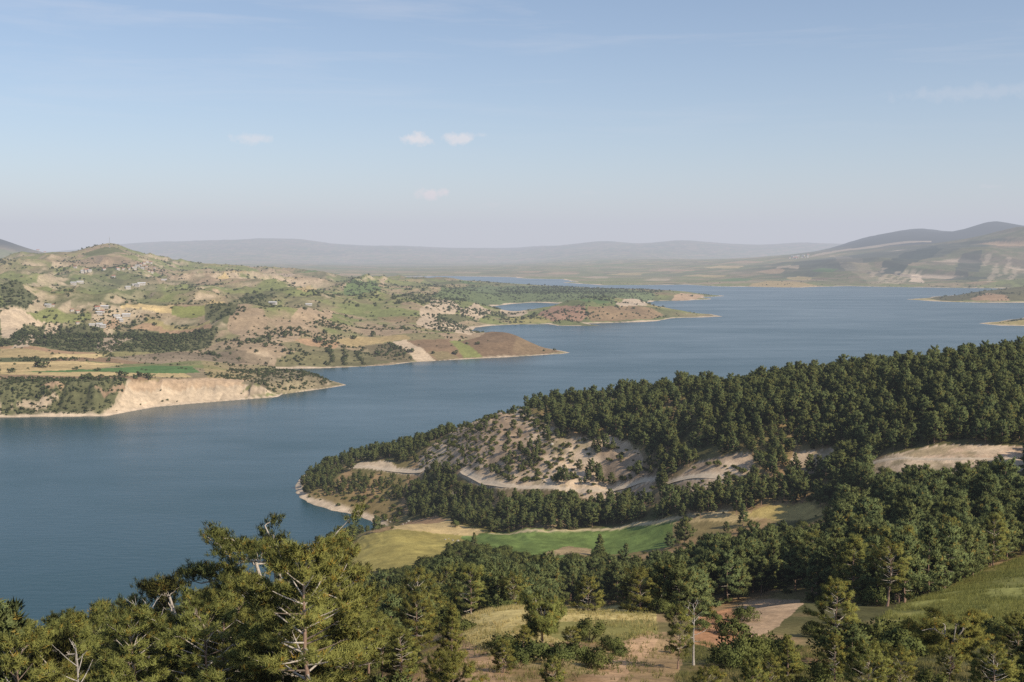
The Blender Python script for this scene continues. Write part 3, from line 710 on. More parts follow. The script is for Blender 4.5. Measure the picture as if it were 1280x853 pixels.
def pine(seed, Ht, cb, R, nl, nsub, dens, k, nlen, nwid, form='round', bare=.0, limbs=True):
    """a pine: tapered trunk with limbs, needles in tufts along the shoots.  returns trunk Geo, crown Geo"""
    r = np.random.default_rng(seed)
    T, Cg = Geo(), Geo()
    m = 9
    z = np.linspace(0, Ht * .97, m)
    tp = np.stack([np.cumsum(r.normal(scale=Ht * .006, size=m)), np.cumsum(r.normal(scale=Ht * .006, size=m)), z], 1); tp -= tp[0] * np.array((1, 1, 0))
    tr = Ht * .017 * (1 - .93 * (z / Ht)) + .01; tr[0] *= 1.35
    T.tube(tp, tr, 8 if limbs else 5, BARK)
    PT, DT = [], []
    az = r.uniform(0, 6.28)
    for i in range(nl):
        tau = ((i + r.uniform(0, .9)) / nl)
        h = cb + (1 - cb) * tau
        az += 2.4 + r.normal(scale=.35)
        if form == 'round': p = (.55 + .45 * min(1, tau / .3)) * math.sqrt(max(.03, 1 - tau ** 2.3))
        elif form == 'cone': p = (1 - .86 * tau) * (.7 + .3 * min(1, tau / .12))
        else: p = (.35 + .65 * min(1, tau / .55)) * math.sqrt(max(.05, 1 - max(0, tau - .35) ** 2.2 / .5))
        L = R * p * r.uniform(.62, 1.2)
        el = math.radians((-4 if form != 'cone' else -8) + 62 * tau ** 1.4 + r.normal(scale=8))
        p0 = np.array([np.interp(h * Ht, z, tp[:, j]) for j in range(3)])
        f = np.linspace(0, 1, 6)[:, None]
        d0 = np.array((math.cos(az) * math.cos(el), math.sin(az) * math.cos(el), math.sin(el)))
        lat = np.array((-math.sin(az), math.cos(az), 0))
        path = p0 + d0 * L * f + np.array((0, 0, 1)) * L * .16 * f ** 2 + lat * L * r.normal(scale=.10) * f ** 2
        if limbs or i % 3 == 0:
            T.tube(path, np.linspace(Ht * .0058 * (1.15 - .6 * tau), .012, 6), 5 if limbs else 3, LIMB if r.random() < .3 + bare * 2 else DARKB)
        n_here = max(2, int(nsub * (.5 + .5 * p)))
        for s_ in range(n_here):
            ff = r.uniform(.28 + bare, 1.0)
            q0 = np.array([np.interp(ff, f[:, 0], path[:, j]) for j in range(3)])
            sa = az + r.choice((-1, 1)) * r.uniform(.35, 1.05)
            se = el * .6 + r.uniform(-.1, .55)
            sd = np.array((math.cos(sa) * math.cos(se), math.sin(sa) * math.cos(se), math.sin(se)))
            sl = L * .42 * (1.25 - .7 * ff) + .25
            if limbs and r.random() < .5:
                T.tube(np.stack([q0, q0 + sd * sl * .5, q0 + sd * sl + np.array((0, 0, sl * .08))]), [.022, .014, .008], 3, LIMB * .8)
            nt_ = max(2, int(dens * sl + .5))
            tt = r.uniform(.3, 1.05, nt_)[:, None]
            PT.append(q0 + sd * sl * tt + np.array((0, 0, sl * .08)) * tt ** 2 + r.normal(scale=.07 * sl + .04, size=(nt_, 3)) * np.array((1, 1, .6)))
            DT.append(np.repeat((sd * .7 + np.array((0, 0, .65)))[None], nt_, 0))
        nt_ = max(2, int(dens * L * .5))
        tt = r.uniform(.45 + bare, 1.04, nt_)
        PT.append(np.stack([np.interp(tt, f[:, 0], path[:, j]) for j in range(3)], 1) + r.normal(scale=.1, size=(nt_, 3)))
        DT.append(np.repeat((d0 * .6 + np.array((0, 0, .6)))[None], nt_, 0))
    nt_ = int(dens * 2)
    PT.append(tp[-1] + r.normal(scale=(.25, .25, .35), size=(nt_, 3))); DT.append(np.repeat(np.array([(0, 0, 1.)]), nt_, 0))
    needle_tufts(Cg, np.concatenate(PT), unit(np.concatenate(DT)), k, nlen, nwid, r)
    return T, Cg


def open_pine(seed, Ht, fork, dens, k, nlen, nwid, wide=.36):
    """an old pine: forked trunk, pale spreading limbs under a broad, broken, flat-topped crown"""
    r = np.random.default_rng(seed)
    T, Cg = Geo(), Geo(); PT, DT = [], []
    Rm = wide * Ht

    def limb(p, q, rad0, rad1, col, sides, sag=.08):
        m = 6; f = np.linspace(0, 1, m)[:, None]; L = np.linalg.norm(q - p)
        w_ = r.normal(scale=.05 * L, size=(m, 3)) * (f * (1 - f) * 4)
        pts = p + (q - p) * f + w_ + np.array((0, 0, 1)) * (-sag * L) * (f * (1 - f) * 4)
        T.tube(pts, np.linspace(rad0, rad1, m), sides, col)
        return pts
    base = np.zeros(3); lean = r.normal(scale=.03 * Ht, size=2)
    fk = np.array((lean[0], lean[1], Ht * fork))
    T.tube(np.array([base, fk * .33 + r.normal(scale=.05, size=3), fk * .7, fk]), [Ht * .027, Ht * .021, Ht * .019, Ht * .018], 9, BARK * 1.15)
    ns = r.integers(4, 6)
    a0 = r.uniform(0, 6.28)
    for i in range(ns):                                   # big forks
        a = a0 + 6.283 * i / ns + r.normal(scale=.25); rr = Rm * r.uniform(.15, .5)
        e1 = fk + np.array((rr * math.cos(a), rr * math.sin(a), Ht * (1 - fork) * r.uniform(.30, .66)))
        s1 = limb(fk + (0, 0, -r.uniform(0, .12) * Ht * fork), e1, Ht * .0105, Ht * .0075, LIMB * .95, 7, .10)
        nb = r.integers(5, 8)
        for b_ in range(nb):                              # limbs
            a2 = a + r.normal(scale=.9); t2 = r.uniform(.12, 1) if b_ else 1.
            p2 = s1[min(5, int(t2 * 5))]
            r2 = Rm * r.uniform(.35, .75)
            e2 = p2 + np.array((r2 * math.cos(a2), r2 * math.sin(a2), r2 * r.uniform(-.15, 1.0)))
            hmax = Ht * (1 - .48 * min(1, np.hypot(*(e2[:2] - fk[:2])) / Rm) ** 2); e2[2] = min(e2[2], hmax)
            s2 = limb(p2, e2, Ht * .0058, Ht * .0034, LIMB * r.uniform(.85, 1.1), 5)
            for c_ in range(r.integers(8, 12)):            # shoots, tufted
                t3 = r.uniform(.3, 1); p3 = s2[min(5, int(round(t3 * 5)))]
                a3 = a2 + r.normal(scale=1.0); l3 = Rm * r.uniform(.16, .34)
                e3 = p3 + np.array((l3 * math.cos(a3), l3 * math.sin(a3), l3 * r.uniform(.1, .8)))
                s3 = limb(p3, e3, Ht * .0026, .012, LIMB * r.uniform(.7, 1), 4, .02)
                nt_ = max(5, int(dens * l3 * 2.2))
                f3 = r.uniform(.45, 1.12, nt_)
                q = p3 + (e3 - p3) * f3[:, None] + r.normal(scale=(.28, .28, .16), size=(nt_, 3))
                PT.append(q); DT.append(np.repeat(unit((e3 - p3) / l3 * .6 + np.array((0, 0, .75)))[None], nt_, 0))
    for i in range(5):                                    # bare dead stubs on the stem
        a = r.uniform(0, 6.28); h = Ht * fork * r.uniform(.5, 1); L = r.uniform(.5, 1.6)
        p = fk * (h / fk[2]); limb(p, p + np.array((L * math.cos(a), L * math.sin(a), L * .25)), .04, .012, LIMB, 4)
    Pn = np.concatenate(PT); Dn = np.concatenate(DT)
    needle_tufts(Cg, Pn, Dn, k, nlen, nwid, r, rad=.35, up=1.5)
    return T, Cg


def bush(seed, Ht, R, nclump, nleaf, ll, lw):
    """a broad-leaved shrub: a few stems and leaf clumps"""
    r = np.random.default_rng(seed)
    T, Cg = Geo(), Geo(); B, D, K, NN = [], [], [], []
    for i in range(nclump):
        a = r.uniform(0, 6.28); rr = R * math.sqrt(r.random()) * .85
        top = Ht * (1 - .55 * (rr / R) ** 2) * r.uniform(.55, 1.0)
        c = np.array((rr * math.cos(a), rr * math.sin(a), top * r.uniform(.55, .9)))
        if i % 3 == 0: T.tube(np.stack([np.array((c[0] * .08, c[1] * .08, 0)), c * np.array((.5, .5, .55)), c]), [Ht * .018, Ht * .012, .01], 4, DARKB)
        cr = R * r.uniform(.22, .38)
        dirs = unit(r.normal(size=(nleaf, 3)) + np.array((0, 0, .35)))
        B.append(c + dirs * cr * r.uniform(.35, 1.05, (nleaf, 1))); D.append(unit(dirs * .6 + r.normal(scale=.6, size=(nleaf, 3)) + np.array((0, 0, .2))))
        NN.append(unit(.6 * dirs + .6 * unit(c - np.array((0, 0, Ht * .25)))))
        K.append(np.repeat(r.uniform(.75, 1.25), nleaf) * r.uniform(.85, 1.15, nleaf))
    B, D, K = np.concatenate(B), np.concatenate(D), np.concatenate(K)
    B[:, 2] = np.maximum(B[:, 2], .03)
    Nn = unit(np.concatenate(NN) + .3 * D)
    Cg.leaves(B, D, ll * r.uniform(.7, 1.3, len(B)), lw, r, np.stack([K, K, K], 1), Nn)
    return T, Cg


def foliage_mat(name, c0, c1, transl=.2, dry=None):
    m = bpy.data.materials.new(name); m.use_nodes = True; nt = m.node_tree
    nt.nodes.remove(nt.nodes['Principled BSDF'])
    oi = N(nt, 'ShaderNodeObjectInfo'); vc = N(nt, 'ShaderNodeVertexColor', layer_name='Col'); ge = N(nt, 'ShaderNodeNewGeometry')
    mx = N(nt, 'ShaderNodeMix', data_type='RGBA'); mx.inputs[6].default_value = (*c0, 1); mx.inputs[7].default_value = (*c1, 1)
    nz = noise_node(nt, .9, 2, .5, ge.outputs['Position'])
    nt.links.new(math2(nt, 'ADD', math2(nt, 'MULTIPLY', oi.outputs['Random'], .65), math2(nt, 'MULTIPLY', nz.outputs['Fac'], .45)), mx.inputs['Factor'])
    mu = N(nt, 'ShaderNodeMix', data_type='RGBA', blend_type='MULTIPLY'); mu.inputs['Factor'].default_value = 1
    nt.links.new(mx.outputs[2], mu.inputs[6]); nt.links.new(vc.outputs['Color'], mu.inputs[7])
    col = mulcol(nt, mu.outputs[2], ramp(nt, oi.outputs['Random'], 0, 1, .8, 1.2))
    d = N(nt, 'ShaderNodeBsdfDiffuse'); t = N(nt, 'ShaderNodeBsdfTranslucent'); g = N(nt, 'ShaderNodeMixShader'); g.inputs[0].default_value = transl
    if not name.endswith('grass'):
        av = N(nt, 'ShaderNodeAttribute', attribute_name='leaf_facing'); vt = N(nt, 'ShaderNodeVectorTransform', vector_type='NORMAL', convert_from='OBJECT', convert_to='WORLD')
        nt.links.new(av.outputs['Vector'], vt.inputs[0]); nt.links.new(vt.outputs[0], d.inputs['Normal'])
        if hasattr(m, 'cycles') and hasattr(m.cycles, 'use_bump_map_correction'): m.cycles.use_bump_map_correction = False
        else: m.use_bump_map_correction = False
    nt.links.new(col, d.inputs['Color']); nt.links.new(col, t.inputs['Color'])
    nt.links.new(d.outputs[0], g.inputs[1]); nt.links.new(t.outputs[0], g.inputs[2]); nt.links.new(g.outputs[0], nt.nodes['Material Output'].inputs['Surface'])
    return m


M_bark, nt, bsdf, out = mat('pine_bark')
vc = N(nt, 'ShaderNodeVertexColor', layer_name='Col'); ge = N(nt, 'ShaderNodeNewGeometry'); nz = noise_node(nt, 9, 4, .6, ge.outputs['Position'])
nt.links.new(mulcol(nt, vc.outputs['Color'], ramp(nt, nz.outputs['Fac'], .3, .7, .65, 1.3)), bsdf.inputs['Base Color']); bsdf.inputs['Roughness'].default_value = .95
M_needle = foliage_mat('pine_needles', (.33, .315, .088), (.195, .22, .070))
M_needle_far = foliage_mat('pine_needles_dense', (.225, .25, .092), (.13, .17, .074))
M_leaf = foliage_mat('broad_leaves', (.19, .205, .065), (.11, .135, .048))
M_leaf_far = foliage_mat('scrub_leaves', (.15, .165, .07), (.085, .11, .052))


def kind(name, geos, mcrown):
    T, Cg = geos
    tm = T.mesh(name + '_trunk', M_bark, True); cm_ = Cg.mesh(name + '_crown', mcrown)
    zz = max(v[:, 2].max() for v in Cg.v); rr = np.percentile(np.abs(np.concatenate(Cg.v)[:, :2]), 97)
    return dict(trunk=tm, crown=cm_, h=float(zz), r=float(rr))


HI = [kind('pine_a', pine(11, 11, .18, 3.6, 50, 10, 8.5, 12, .32, .042, 'round', .12), M_needle),
      kind('pine_b', pine(12, 12, .26, 3.4, 46, 9, 8, 12, .32, .042, 'round', .26), M_needle),
      kind('pine_c', pine(13, 9, .10, 3.1, 48, 9, 9, 13, .32, .045, 'cone'), M_needle),
      kind('pine_d', pine(14, 12, .30, 4.1, 44, 9, 8, 12, .32, .042, 'top', .18), M_needle)]
OPEN = [kind('pine_e', open_pine(21, 15, .25, 11, 14, .32, .045, .36), M_needle),
        kind('pine_f', open_pine(22, 12, .24, 11, 14, .32, .045, .42), M_needle),
        kind('pine_g', open_pine(25, 11, .24, 11, 14, .32, .045, .38), M_needle)]
MID = [kind('wood_pine_%s' % 'abcdef'[i], pine(31 + i, 11, (.14, .2, .26, .1, .18, .3)[i], (3.8, 3.3, 3.8, 3.1, 4.0, 3.5)[i], 40, 7, 4.0, 9, .55, .17, ('round', 'cone', 'top', 'cone', 'round', 'round')[i], 0, False), M_needle_far) for i in range(6)]
BUSH = [kind('bush_%s' % 'abc'[i], bush(51 + i, (2.6, 2.0, 3.0)[i], (1.8, 1.7, 1.6)[i], (26, 24, 22)[i], 90, .20, .12), M_leaf) for i in range(3)]
SCR = [kind('scrub_%s' % 'abc'[i], bush(61 + i, (4.5, 3.6, 5.5)[i], (3.0, 2.8, 2.4)[i], 11, 16, 1.0, .75), M_leaf_far) for i in range(3)]

# sight-line profile of the bare ground, to know what a hill hides
Tgrid = (H - ZZ) / YY
cummin = np.minimum.accumulate(np.where(np.arange(NL)[:, None] < 40, 9., Tgrid), 0)


def hidden(x, y, ztop, margin=.004):
    i = np.clip(np.interp(np.log(y), LG, np.arange(NL)).astype(int) - 2, 0, NL - 1); j = np.clip(np.interp(x / y, S, np.arange(NS)).round().astype(int), 0, NS - 1)
    return (H - ztop) / y > cummin[i, j] + margin


CLEAR = [gpoly(p) for p in [
 [(438,715),(434,690),(450,672),(490,662),(510,652),(560,647),(575,656),(610,666),(700,663),(760,657),(845,646),(855,660),(838,684),(740,692),(680,700),(600,684),(565,680),(548,696),(500,716)],
 [(838,654),(900,644),(930,646),(955,632),(1010,627),(1050,632),(1045,640),(1000,650),(930,655),(890,672),(842,674)],
 [(578,805),(580,772),(620,763),(700,755),(790,755),(815,764),(826,795),(775,842),(740,858),(735,830),(770,806),(730,798),(680,808),(620,835),(615,860),(545,860)],
 [(1040,626),(1110,632),(1100,656),(1045,648)], [(1004,745),(1100,758),(1110,790),(1060,790),(1000,778)], [(862,805),(875,764),(915,756),(930,745),(1012,744),(1035,758),(1000,776),(960,797),(925,810),(900,816)],
 [(1072,803),(1110,768),(1160,748),(1220,718),(1300,692),(1460,660),(1460,800),(1300,800),(1230,785),(1150,795),(1120,802)],
 [(440,588),(445,578),(490,576),(530,586),(528,592),(470,591)],
 [(1085,600),(1090,578),(1130,564),(1180,554),(1290,558),(1290,584),(1200,586),(1120,600)],
 [(985,580),(992,566),(1040,560),(1055,572),(1030,584)],
 [(835,604),(870,580),(940,566),(946,586),(900,602)], [(1004,748),(1060,760),(1070,785),(1000,778)], [(420,650),(438,634),(500,630),(518,650),(560,646),(500,662)],
]]
THIN = [gpoly(p) for p in [      # stony slope with scattered pines and shrubs
 [(515,577),(560,546),(600,524),(660,515),(690,530),(700,545),(780,548),(825,580),(820,612),(740,632),(680,627),(620,606),(570,592)],
 [(362,627),(390,618),(480,620),(505,640),(495,654),(430,646),(380,637)],
 [(835,612),(870,580),(940,566),(946,595),(900,606),(870,618)], [(1085,622),(1085,600),(1290,584),(1290,595),(1200,600),(1120,620)],
]]
MEADOWLAKE = gpoly([(395,668),(440,655),(500,652),(470,672),(440,690)])
SHRUBBY = gpoly([(470,715),(560,680),(600,684),(680,702),(760,694),(760,720),(640,735),(520,730)])
roadlines = [gpoly(p) for p, w_ in ROADS]

# candidate sites on a jittered lattice
step = 4.6
gx_, gy_ = np.meshgrid(np.arange(-560, 561, step), np.arange(56, 1010, step))
tx = gx_.ravel() + rng.uniform(-.5, .5, gx_.size) * step * .9; ty = gy_.ravel() + rng.uniform(-.5, .5, gx_.size) * step * .9
ok = np.abs(tx / ty) < .53; tx, ty = tx[ok], ty[ok]
tz = gz(tx, ty)
dens = np.ones(len(tx))
for p in CLEAR: dens[inside(p, tx, ty)] = 0
thin = np.zeros(len(tx), bool)
for p in THIN: thin |= inside(p, tx, ty)
cl = fbm(tx, ty, 34, 2, 201)
dens[thin] *= np.where(cl[thin] > .55, .72, .06)
lower = (ty > 560) & (tx > -120)
dens *= np.where((ty > 470) & ~thin, np.where(cl < .33, .35, 1), 1)
dens *= np.where(ty < 150, .55, 1)
dens *= np.where(ty > 430, 1, .85)
for p in roadlines: dens[segdist(p, tx, ty) < 3.6] = 0
shr = inside(SHRUBBY, tx, ty)
dens[tz < 1.6] = 0
u_, v_ = project(tx, ty, tz)
cape = (u_ < 640) & (ty > 600)
dens[shr] = 0
ok = rng.random(len(tx)) < dens
tx, ty, tz, thin, cape, cl = tx[ok], ty[ok], tz[ok], thin[ok], cape[ok], cl[ok]
hh = rng.normal(10.2, 2.3, len(tx)) * np.where(ty > 430, .8, 1) * np.where(cape, .78, 1) * np.where(thin, .72, 1) * np.where(ty > 470, .95, 1)
hh *= np.where(fbm(tx, ty, 60, 2, 77) > .62, .72, 1)
hh = np.clip(hh, 3.5, 14)
vis = ~hidden(tx, ty, tz + hh)
tx, ty, tz, hh, thin, cape = tx[vis], ty[vis], tz[vis], hh[vis], thin[vis], cape[vis]
print('pine sites', len(tx))

# shrubs: (a) among the pines and on the stony slope, (b) the scrub below the green field
step = 2.6
gx_, gy_ = np.meshgrid(np.arange(-420, 421, step), np.arange(56, 860, step))
bx = gx_.ravel() + rng.uniform(-.5, .5, gx_.size) * step; by = gy_.ravel() + rng.uniform(-.5, .5, gx_.size) * step
ok = np.abs(bx / by) < .52; bx, by = bx[ok], by[ok]
bd = np.full(len(bx), .05); bd[by < 160] = .12
sh = inside(SHRUBBY, bx, by); bd[sh] = .6
for p in CLEAR: bd[inside(p, bx, by)] = 0
for p in THIN: bd[inside(p, bx, by)] = .26
for p in roadlines: bd[segdist(p, bx, by) < 3] = 0
bd[inside(CLEAR[4], bx, by)] = .035
bz = gz(bx, by); bd[bz < 1.5] = 0
bd *= .5 + 1.1 * (fbm(bx, by, 25, 2, 301) > .5)
ok = rng.random(len(bx)) < bd
bx, by, bz, sh = bx[ok], by[ok], bz[ok], sh[ok]
bs = rng.gamma(4, .19, len(bx)).clip(.25, 1.5) * np.where(sh, 1.15, 1)
vis = ~hidden(bx, by, bz + bs * 2.5); bx, by, bz, bs, sh = bx[vis], by[vis], bz[vis], bs[vis], sh[vis]
print('shrub sites', len(bx))


# ------------------------------------------------------------------ vegetation: planting
_first = {}


def plant(kd, name, x, y, z, h, rz, width=1., label=None, cat=None, group=None):
    """a tree or shrub as a thing: an Empty at its foot with trunk and crown under it"""
    root = bpy.data.objects.new(name, None); COL.objects.link(root)
    root.empty_display_size = .1
    root.location = (x, y, z - .12); s_ = h / kd['h']; root.scale = (s_ * width, s_ * width, s_); root.rotation_euler = (0, 0, rz)
    tag(root, label, cat, group)
    key = kd['crown'].name
    if key not in _first:
        _first[key] = (bpy.data.objects.new('trunk', kd['trunk']), bpy.data.objects.new('crown', kd['crown']))
        pair = _first[key]
    else:
        pair = tuple(o.copy() for o in _first[key])
    for o in pair:
        COL.objects.link(o); o.parent = root
    return root


def scatter(name, x, y, z, scale, idx, protos, label, cat, mat_=None):
    """uncountable growth as ONE object: real copies of the plant meshes on points"""
    me = bpy.data.meshes.new(name); me.vertices.add(len(x)); me.vertices.foreach_set('co', np.stack([x, y, z], 1).astype(np.float32).ravel())
    for nm, ty_, val in (('size', 'FLOAT', scale), ('turn', 'FLOAT', rng.uniform(0, 6.283, len(x))), ('sort', 'INT', idx)):
        at_ = me.attributes.new(nm, ty_, 'POINT'); at_.data.foreach_set('value', np.asarray(val, np.int32 if ty_ == 'INT' else np.float32))
    o = link(name, me)
    ng = bpy.data.node_groups.new(name, 'GeometryNodeTree')
    ng.interface.new_socket('Geometry', in_out='INPUT', socket_type='NodeSocketGeometry'); ng.interface.new_socket('Geometry', in_out='OUTPUT', socket_type='NodeSocketGeometry')
    gi, go = ng.nodes.new('NodeGroupInput'), ng.nodes.new('NodeGroupOutput')
    ip = ng.nodes.new('GeometryNodeInstanceOnPoints')
    ng.links.new(gi.outputs[0], ip.inputs['Points'])
    jn = ng.nodes.new('GeometryNodeJoinGeometry')
    for kd in protos:
        j2 = ng.nodes.new('GeometryNodeJoinGeometry'); g2 = ng.nodes.new('GeometryNodeGeometryToInstance')
        for o2 in _first[kd['crown'].name]:
            oi = ng.nodes.new('GeometryNodeObjectInfo'); oi.inputs['Object'].default_value = o2; oi.transform_space = 'ORIGINAL'
            ng.links.new(oi.outputs['Geometry'], j2.inputs[0])
        ng.links.new(j2.outputs[0], g2.inputs[0]); ng.links.new(g2.outputs[0], jn.inputs[0])
    ng.links.new(jn.outputs[0], ip.inputs['Instance']); ip.inputs['Pick Instance'].default_value = True

    def na(nm, t):
        n = ng.nodes.new('GeometryNodeInputNamedAttribute'); n.data_type = t; n.inputs['Name'].default_value = nm; return n.outputs['Attribute']
    ng.links.new(na('sort', 'INT'), ip.inputs['Instance Index'])
    cb_ = ng.nodes.new('ShaderNodeCombineXYZ'); ng.links.new(na('turn', 'FLOAT'), cb_.inputs['Z']); ng.links.new(cb_.outputs[0], ip.inputs['Rotation'])
    ng.links.new(na('size', 'FLOAT'), ip.inputs['Scale'])
    ng.links.new(ip.outputs[0], go.inputs[0])
    md = o.modifiers.new('growth', 'NODES'); md.node_group = ng
    tag(o, label, cat, kind='stuff')
    return o


def sector(u, y):
    """which wood a tree stands in"""
    return ''


# hand-placed pines near the camera: (column, row of the top, distance, kind, width, label)
K = dict(a=HI[0], b=HI[1], c=HI[2], d=HI[3], e=OPEN[0], f=OPEN[1], g=OPEN[2])
FORE = [
 (355,634,92,'e',1.15,'tallest old pine with a forked pale trunk standing above the bend of the shore'),
 (212,712,104,'f',1.05,'flat-topped old pine with white forked limbs against the open lake'),
 (300,706,82,'a',1.0,'pine with a thin white trunk left of the tallest forked pine'),
 (425,668,86,'b',1.15,'pine with a crooked pale stem right of the tallest forked pine'),
 (440,745,72,'d',1.25,'wide pine with whorls of grey branches beside the orange clearing'),
 (565,752,98,'c',.9,'small dark conical pine on the left edge of the straw-coloured meadow'),
 (678,732,104,'g',.72,'spreading pine with a white leaning trunk on the straw-coloured meadow'),
 (848,752,96,'d',.95,'pine with bare white side branches right of the orange path'),
 (1047,718,104,'b',1.15,'tall dark pine with a reddish bare trunk right of the ploughed brown patch'),
 (1195,752,82,'f',1.0,'spreading pine with a forked reddish trunk in front of the green hillside'),
 (92,790,62,'g',.8,'low broad pine with forked bare limbs in the bottom left corner'),
 (178,768,76,'b',.95,'pine with a dead white leader below the flat-topped old pine'),
 (20,768,108,'a',1.1,'round bushy pine at the left end of the lakeside treeline'),
 (72,760,104,'a',1.0,'second bushy pine from the left end of the lakeside treeline'),
 (125,745,112,'c',1.1,'pointed pine left of the flat-topped old pine on the treeline'),
 (160,737,108,'b',1.0,'slim pine just left of the flat-topped old pine on the treeline'),
 (255,742,100,'a',1.0,'round pine between the two old forked pines on the treeline'),
 (268,722,104,'b',.9,'slim pine close behind the left side of the tallest forked pine'),
 (392,705,96,'a',1.0,'dense pine under the right side of the tallest forked pine'),
 (480,700,190,'a',1.25,'big rounded pine below the yellow field'),
 (520,705,165,'b',1.2,'pine with a pale stem below the yellow field'),
 (590,700,180,'a',1.2,'rounded pine directly behind the straw-coloured meadow, left end'),
 (640,712,165,'d',1.1,'pine with spreading upper limbs behind the middle of the straw-coloured meadow'),
 (735,716,175,'b',1.1,'tall pine behind the right part of the straw-coloured meadow'),
 (800,706,180,'a',1.2,'dense pine behind the right end of the straw-coloured meadow'),
 (10,805,66,'a',1.1,'bushy pine cut by the left edge of the picture'),
 (140,812,58,'c',1.1,'young bright green pine at the bottom edge, left of the two stems'),
 (225,800,66,'a',1.0,'bushy pine at the bottom edge below the flat-topped old pine'),
 (305,775,72,'d',1.0,'broad pine below the tallest forked pine'),
 (370,782,66,'b',1.1,'pine at the bottom edge left of the pine with grey whorls'),
 (500,780,84,'c',1.1,'young pine left of the small conical pine'),
 (265,830,54,'c',1.1,'low young pine at the very bottom edge of the slope'),
 (520,735,120,'a',1.1,'dark pine behind the wide pine with grey whorls'),
 (1105,800,72,'a',1.1,'round pine at the bottom edge left of the spreading pine'),
 (1275,762,74,'a',1.2,'dark pine cut by the right edge of the picture below the green hillside'),
 (1245,800,56,'b',1.3,'dark shaded pine in the bottom right corner'),
 (985,790,86,'c',1.1,'low green pine below the ploughed brown patch'),
 (690,815,70,'a',.9,'low pine at the bottom edge below the straw-coloured meadow'),
 (655,796,100,'c',1.3,'low spreading pine in front of the white leaning trunk'),
 (715,790,104,'d',1.3,'low ragged pine right of the white leaning trunk'),
 (630,812,84,'a',1.2,'low pine left of the foot of the straw-coloured meadow'),
]
fx, fy, fr = [], [], []
for i, (u, vt, y, kd, wd_, lab) in enumerate(FORE):
    s_, t_ = ray(u, vt)
    x = float(s_) * y; z0 = float(gz(x, y)); h = H - float(t_) * y - z0
    h = float(np.clip(h, 3.0, 19))
    wfac = wd_ * (11 / h) ** .35 if h > 11 else wd_
    plant(K[kd], 'pine_tree', x, y, z0, h, (1.3 * i + .4) % 6.28, wfac, lab, 'pine tree', 'pines in the foreground')
    fx.append(x); fy.append(y); fr.append(K[kd]['r'] * h / K[kd]['h'] * wfac)
    print('fore', u, vt, y, 'h=%.1f' % h)
fx, fy, fr = map(np.array, (fx, fy, fr))
dmin = np.min(np.hypot(tx[:, None] - fx, ty[:, None] - fy) - fr * .55, axis=1)
ok = dmin > 1.4
# nothing wild may stand in front of the near clearings: its top must stay below them
ut, vt_ = project(tx, ty, tz + hh)
ENV = np.array([(-80,778),(0,770),(60,767),(120,748),(170,738),(215,720),(270,705),(300,695),(330,668),(355,655),(400,668),(430,695),(450,735),(480,765),(520,792),(560,806),(620,842),(840,822),(880,824),(1000,803),(1060,780),(1100,792),(1150,803),(1200,795),(1300,785)], float)
lim = np.interp(ut, ENV[:, 0], ENV[:, 1]) + 3
_, tl_ = ray(ut, lim)
fit = H - tl_ * ty - tz
nearby = ty < 150
hh = np.where(nearby, np.minimum(hh, fit), hh); ok &= ~nearby | (hh > 3.2)
ut, vt_ = project(tx, ty, tz + hh)
NEARCLEAR = [np.array(p, float) for p in ([(575,806),(578,770),(620,762),(815,757),(830,795),(775,842),(740,856),(620,840)], [(862,806),(875,764),(925,744),(1010,742),(1014,770),(960,802),(930,815)], [(1075,803),(1110,766),(1220,716),(1300,690),(1300,770),(1230,775),(1150,795)])]
for p in NEARCLEAR: ok &= ~((ty < 150) & inside(p, ut, vt_))
for p in ([(430,715),(434,690),(450,672),(510,652),(560,647),(610,667),(760,662),(845,651),(838,684),(740,692),(680,700),(565,680),(500,712)], [(838,654),(955,632),(1050,632),(1000,648),(890,670)],
          [(575,592),(630,603),(740,609),(820,598),(820,610),(740,616),(630,612)], [(1085,590),(1130,564),(1290,556),(1290,576),(1120,596)]):
    ok &= ~(inside(np.array(p, float), ut, vt_) & (ty > 150)) | (rng.random(len(tx)) < .10)
for prof, pr in (([(430,718),(470,721),(510,717),(550,702),(600,695),(680,703),(740,699),(840,690),(880,676),(930,667),(960,657),(1000,653),(1050,648)], .0),
                 ([(575,589),(590,598),(605,605),(650,610),(740,614),(800,604),(822,601)], .12), ([(440,590),(470,591),(530,593)], .15), ([(1085,590),(1140,586),(1200,584),(1290,584)], .06), ([(835,608),(870,606),(940,586)], .2)):
    pa = np.array(prof, float); yl = np.interp(ut, pa[:, 0], [gp(a_, b_ - 3)[1] for a_, b_ in prof])
    lo = np.interp(ut, pa[:, 0], pa[:, 1])
    ok &= ~((ut > pa[0, 0]) & (ut < pa[-1, 0]) & (ty > 150) & (ty < yl) & (vt_ < lo)) | (rng.random(len(tx)) < pr)
ok &= ~((ut > 585) & (ut < 688) & (ty > 690)) | (rng.random(len(tx)) < .22)
ok &= ~((ut > 375) & (ut < 508) & (vt_ > 616) & (vt_ < 657) & (ty > 540) & (ty < 800)) | (rng.random(len(tx)) < .05)
water_edge = (ut < 440) & (ty > 120) & (vt_ < 735) & (ty < 640)
ok &= ~water_edge
tx, ty, tz, hh, thin, cape, ut, vt_ = (a_[ok] for a_ in (tx, ty, tz, hh, thin, cape, ut, vt_))

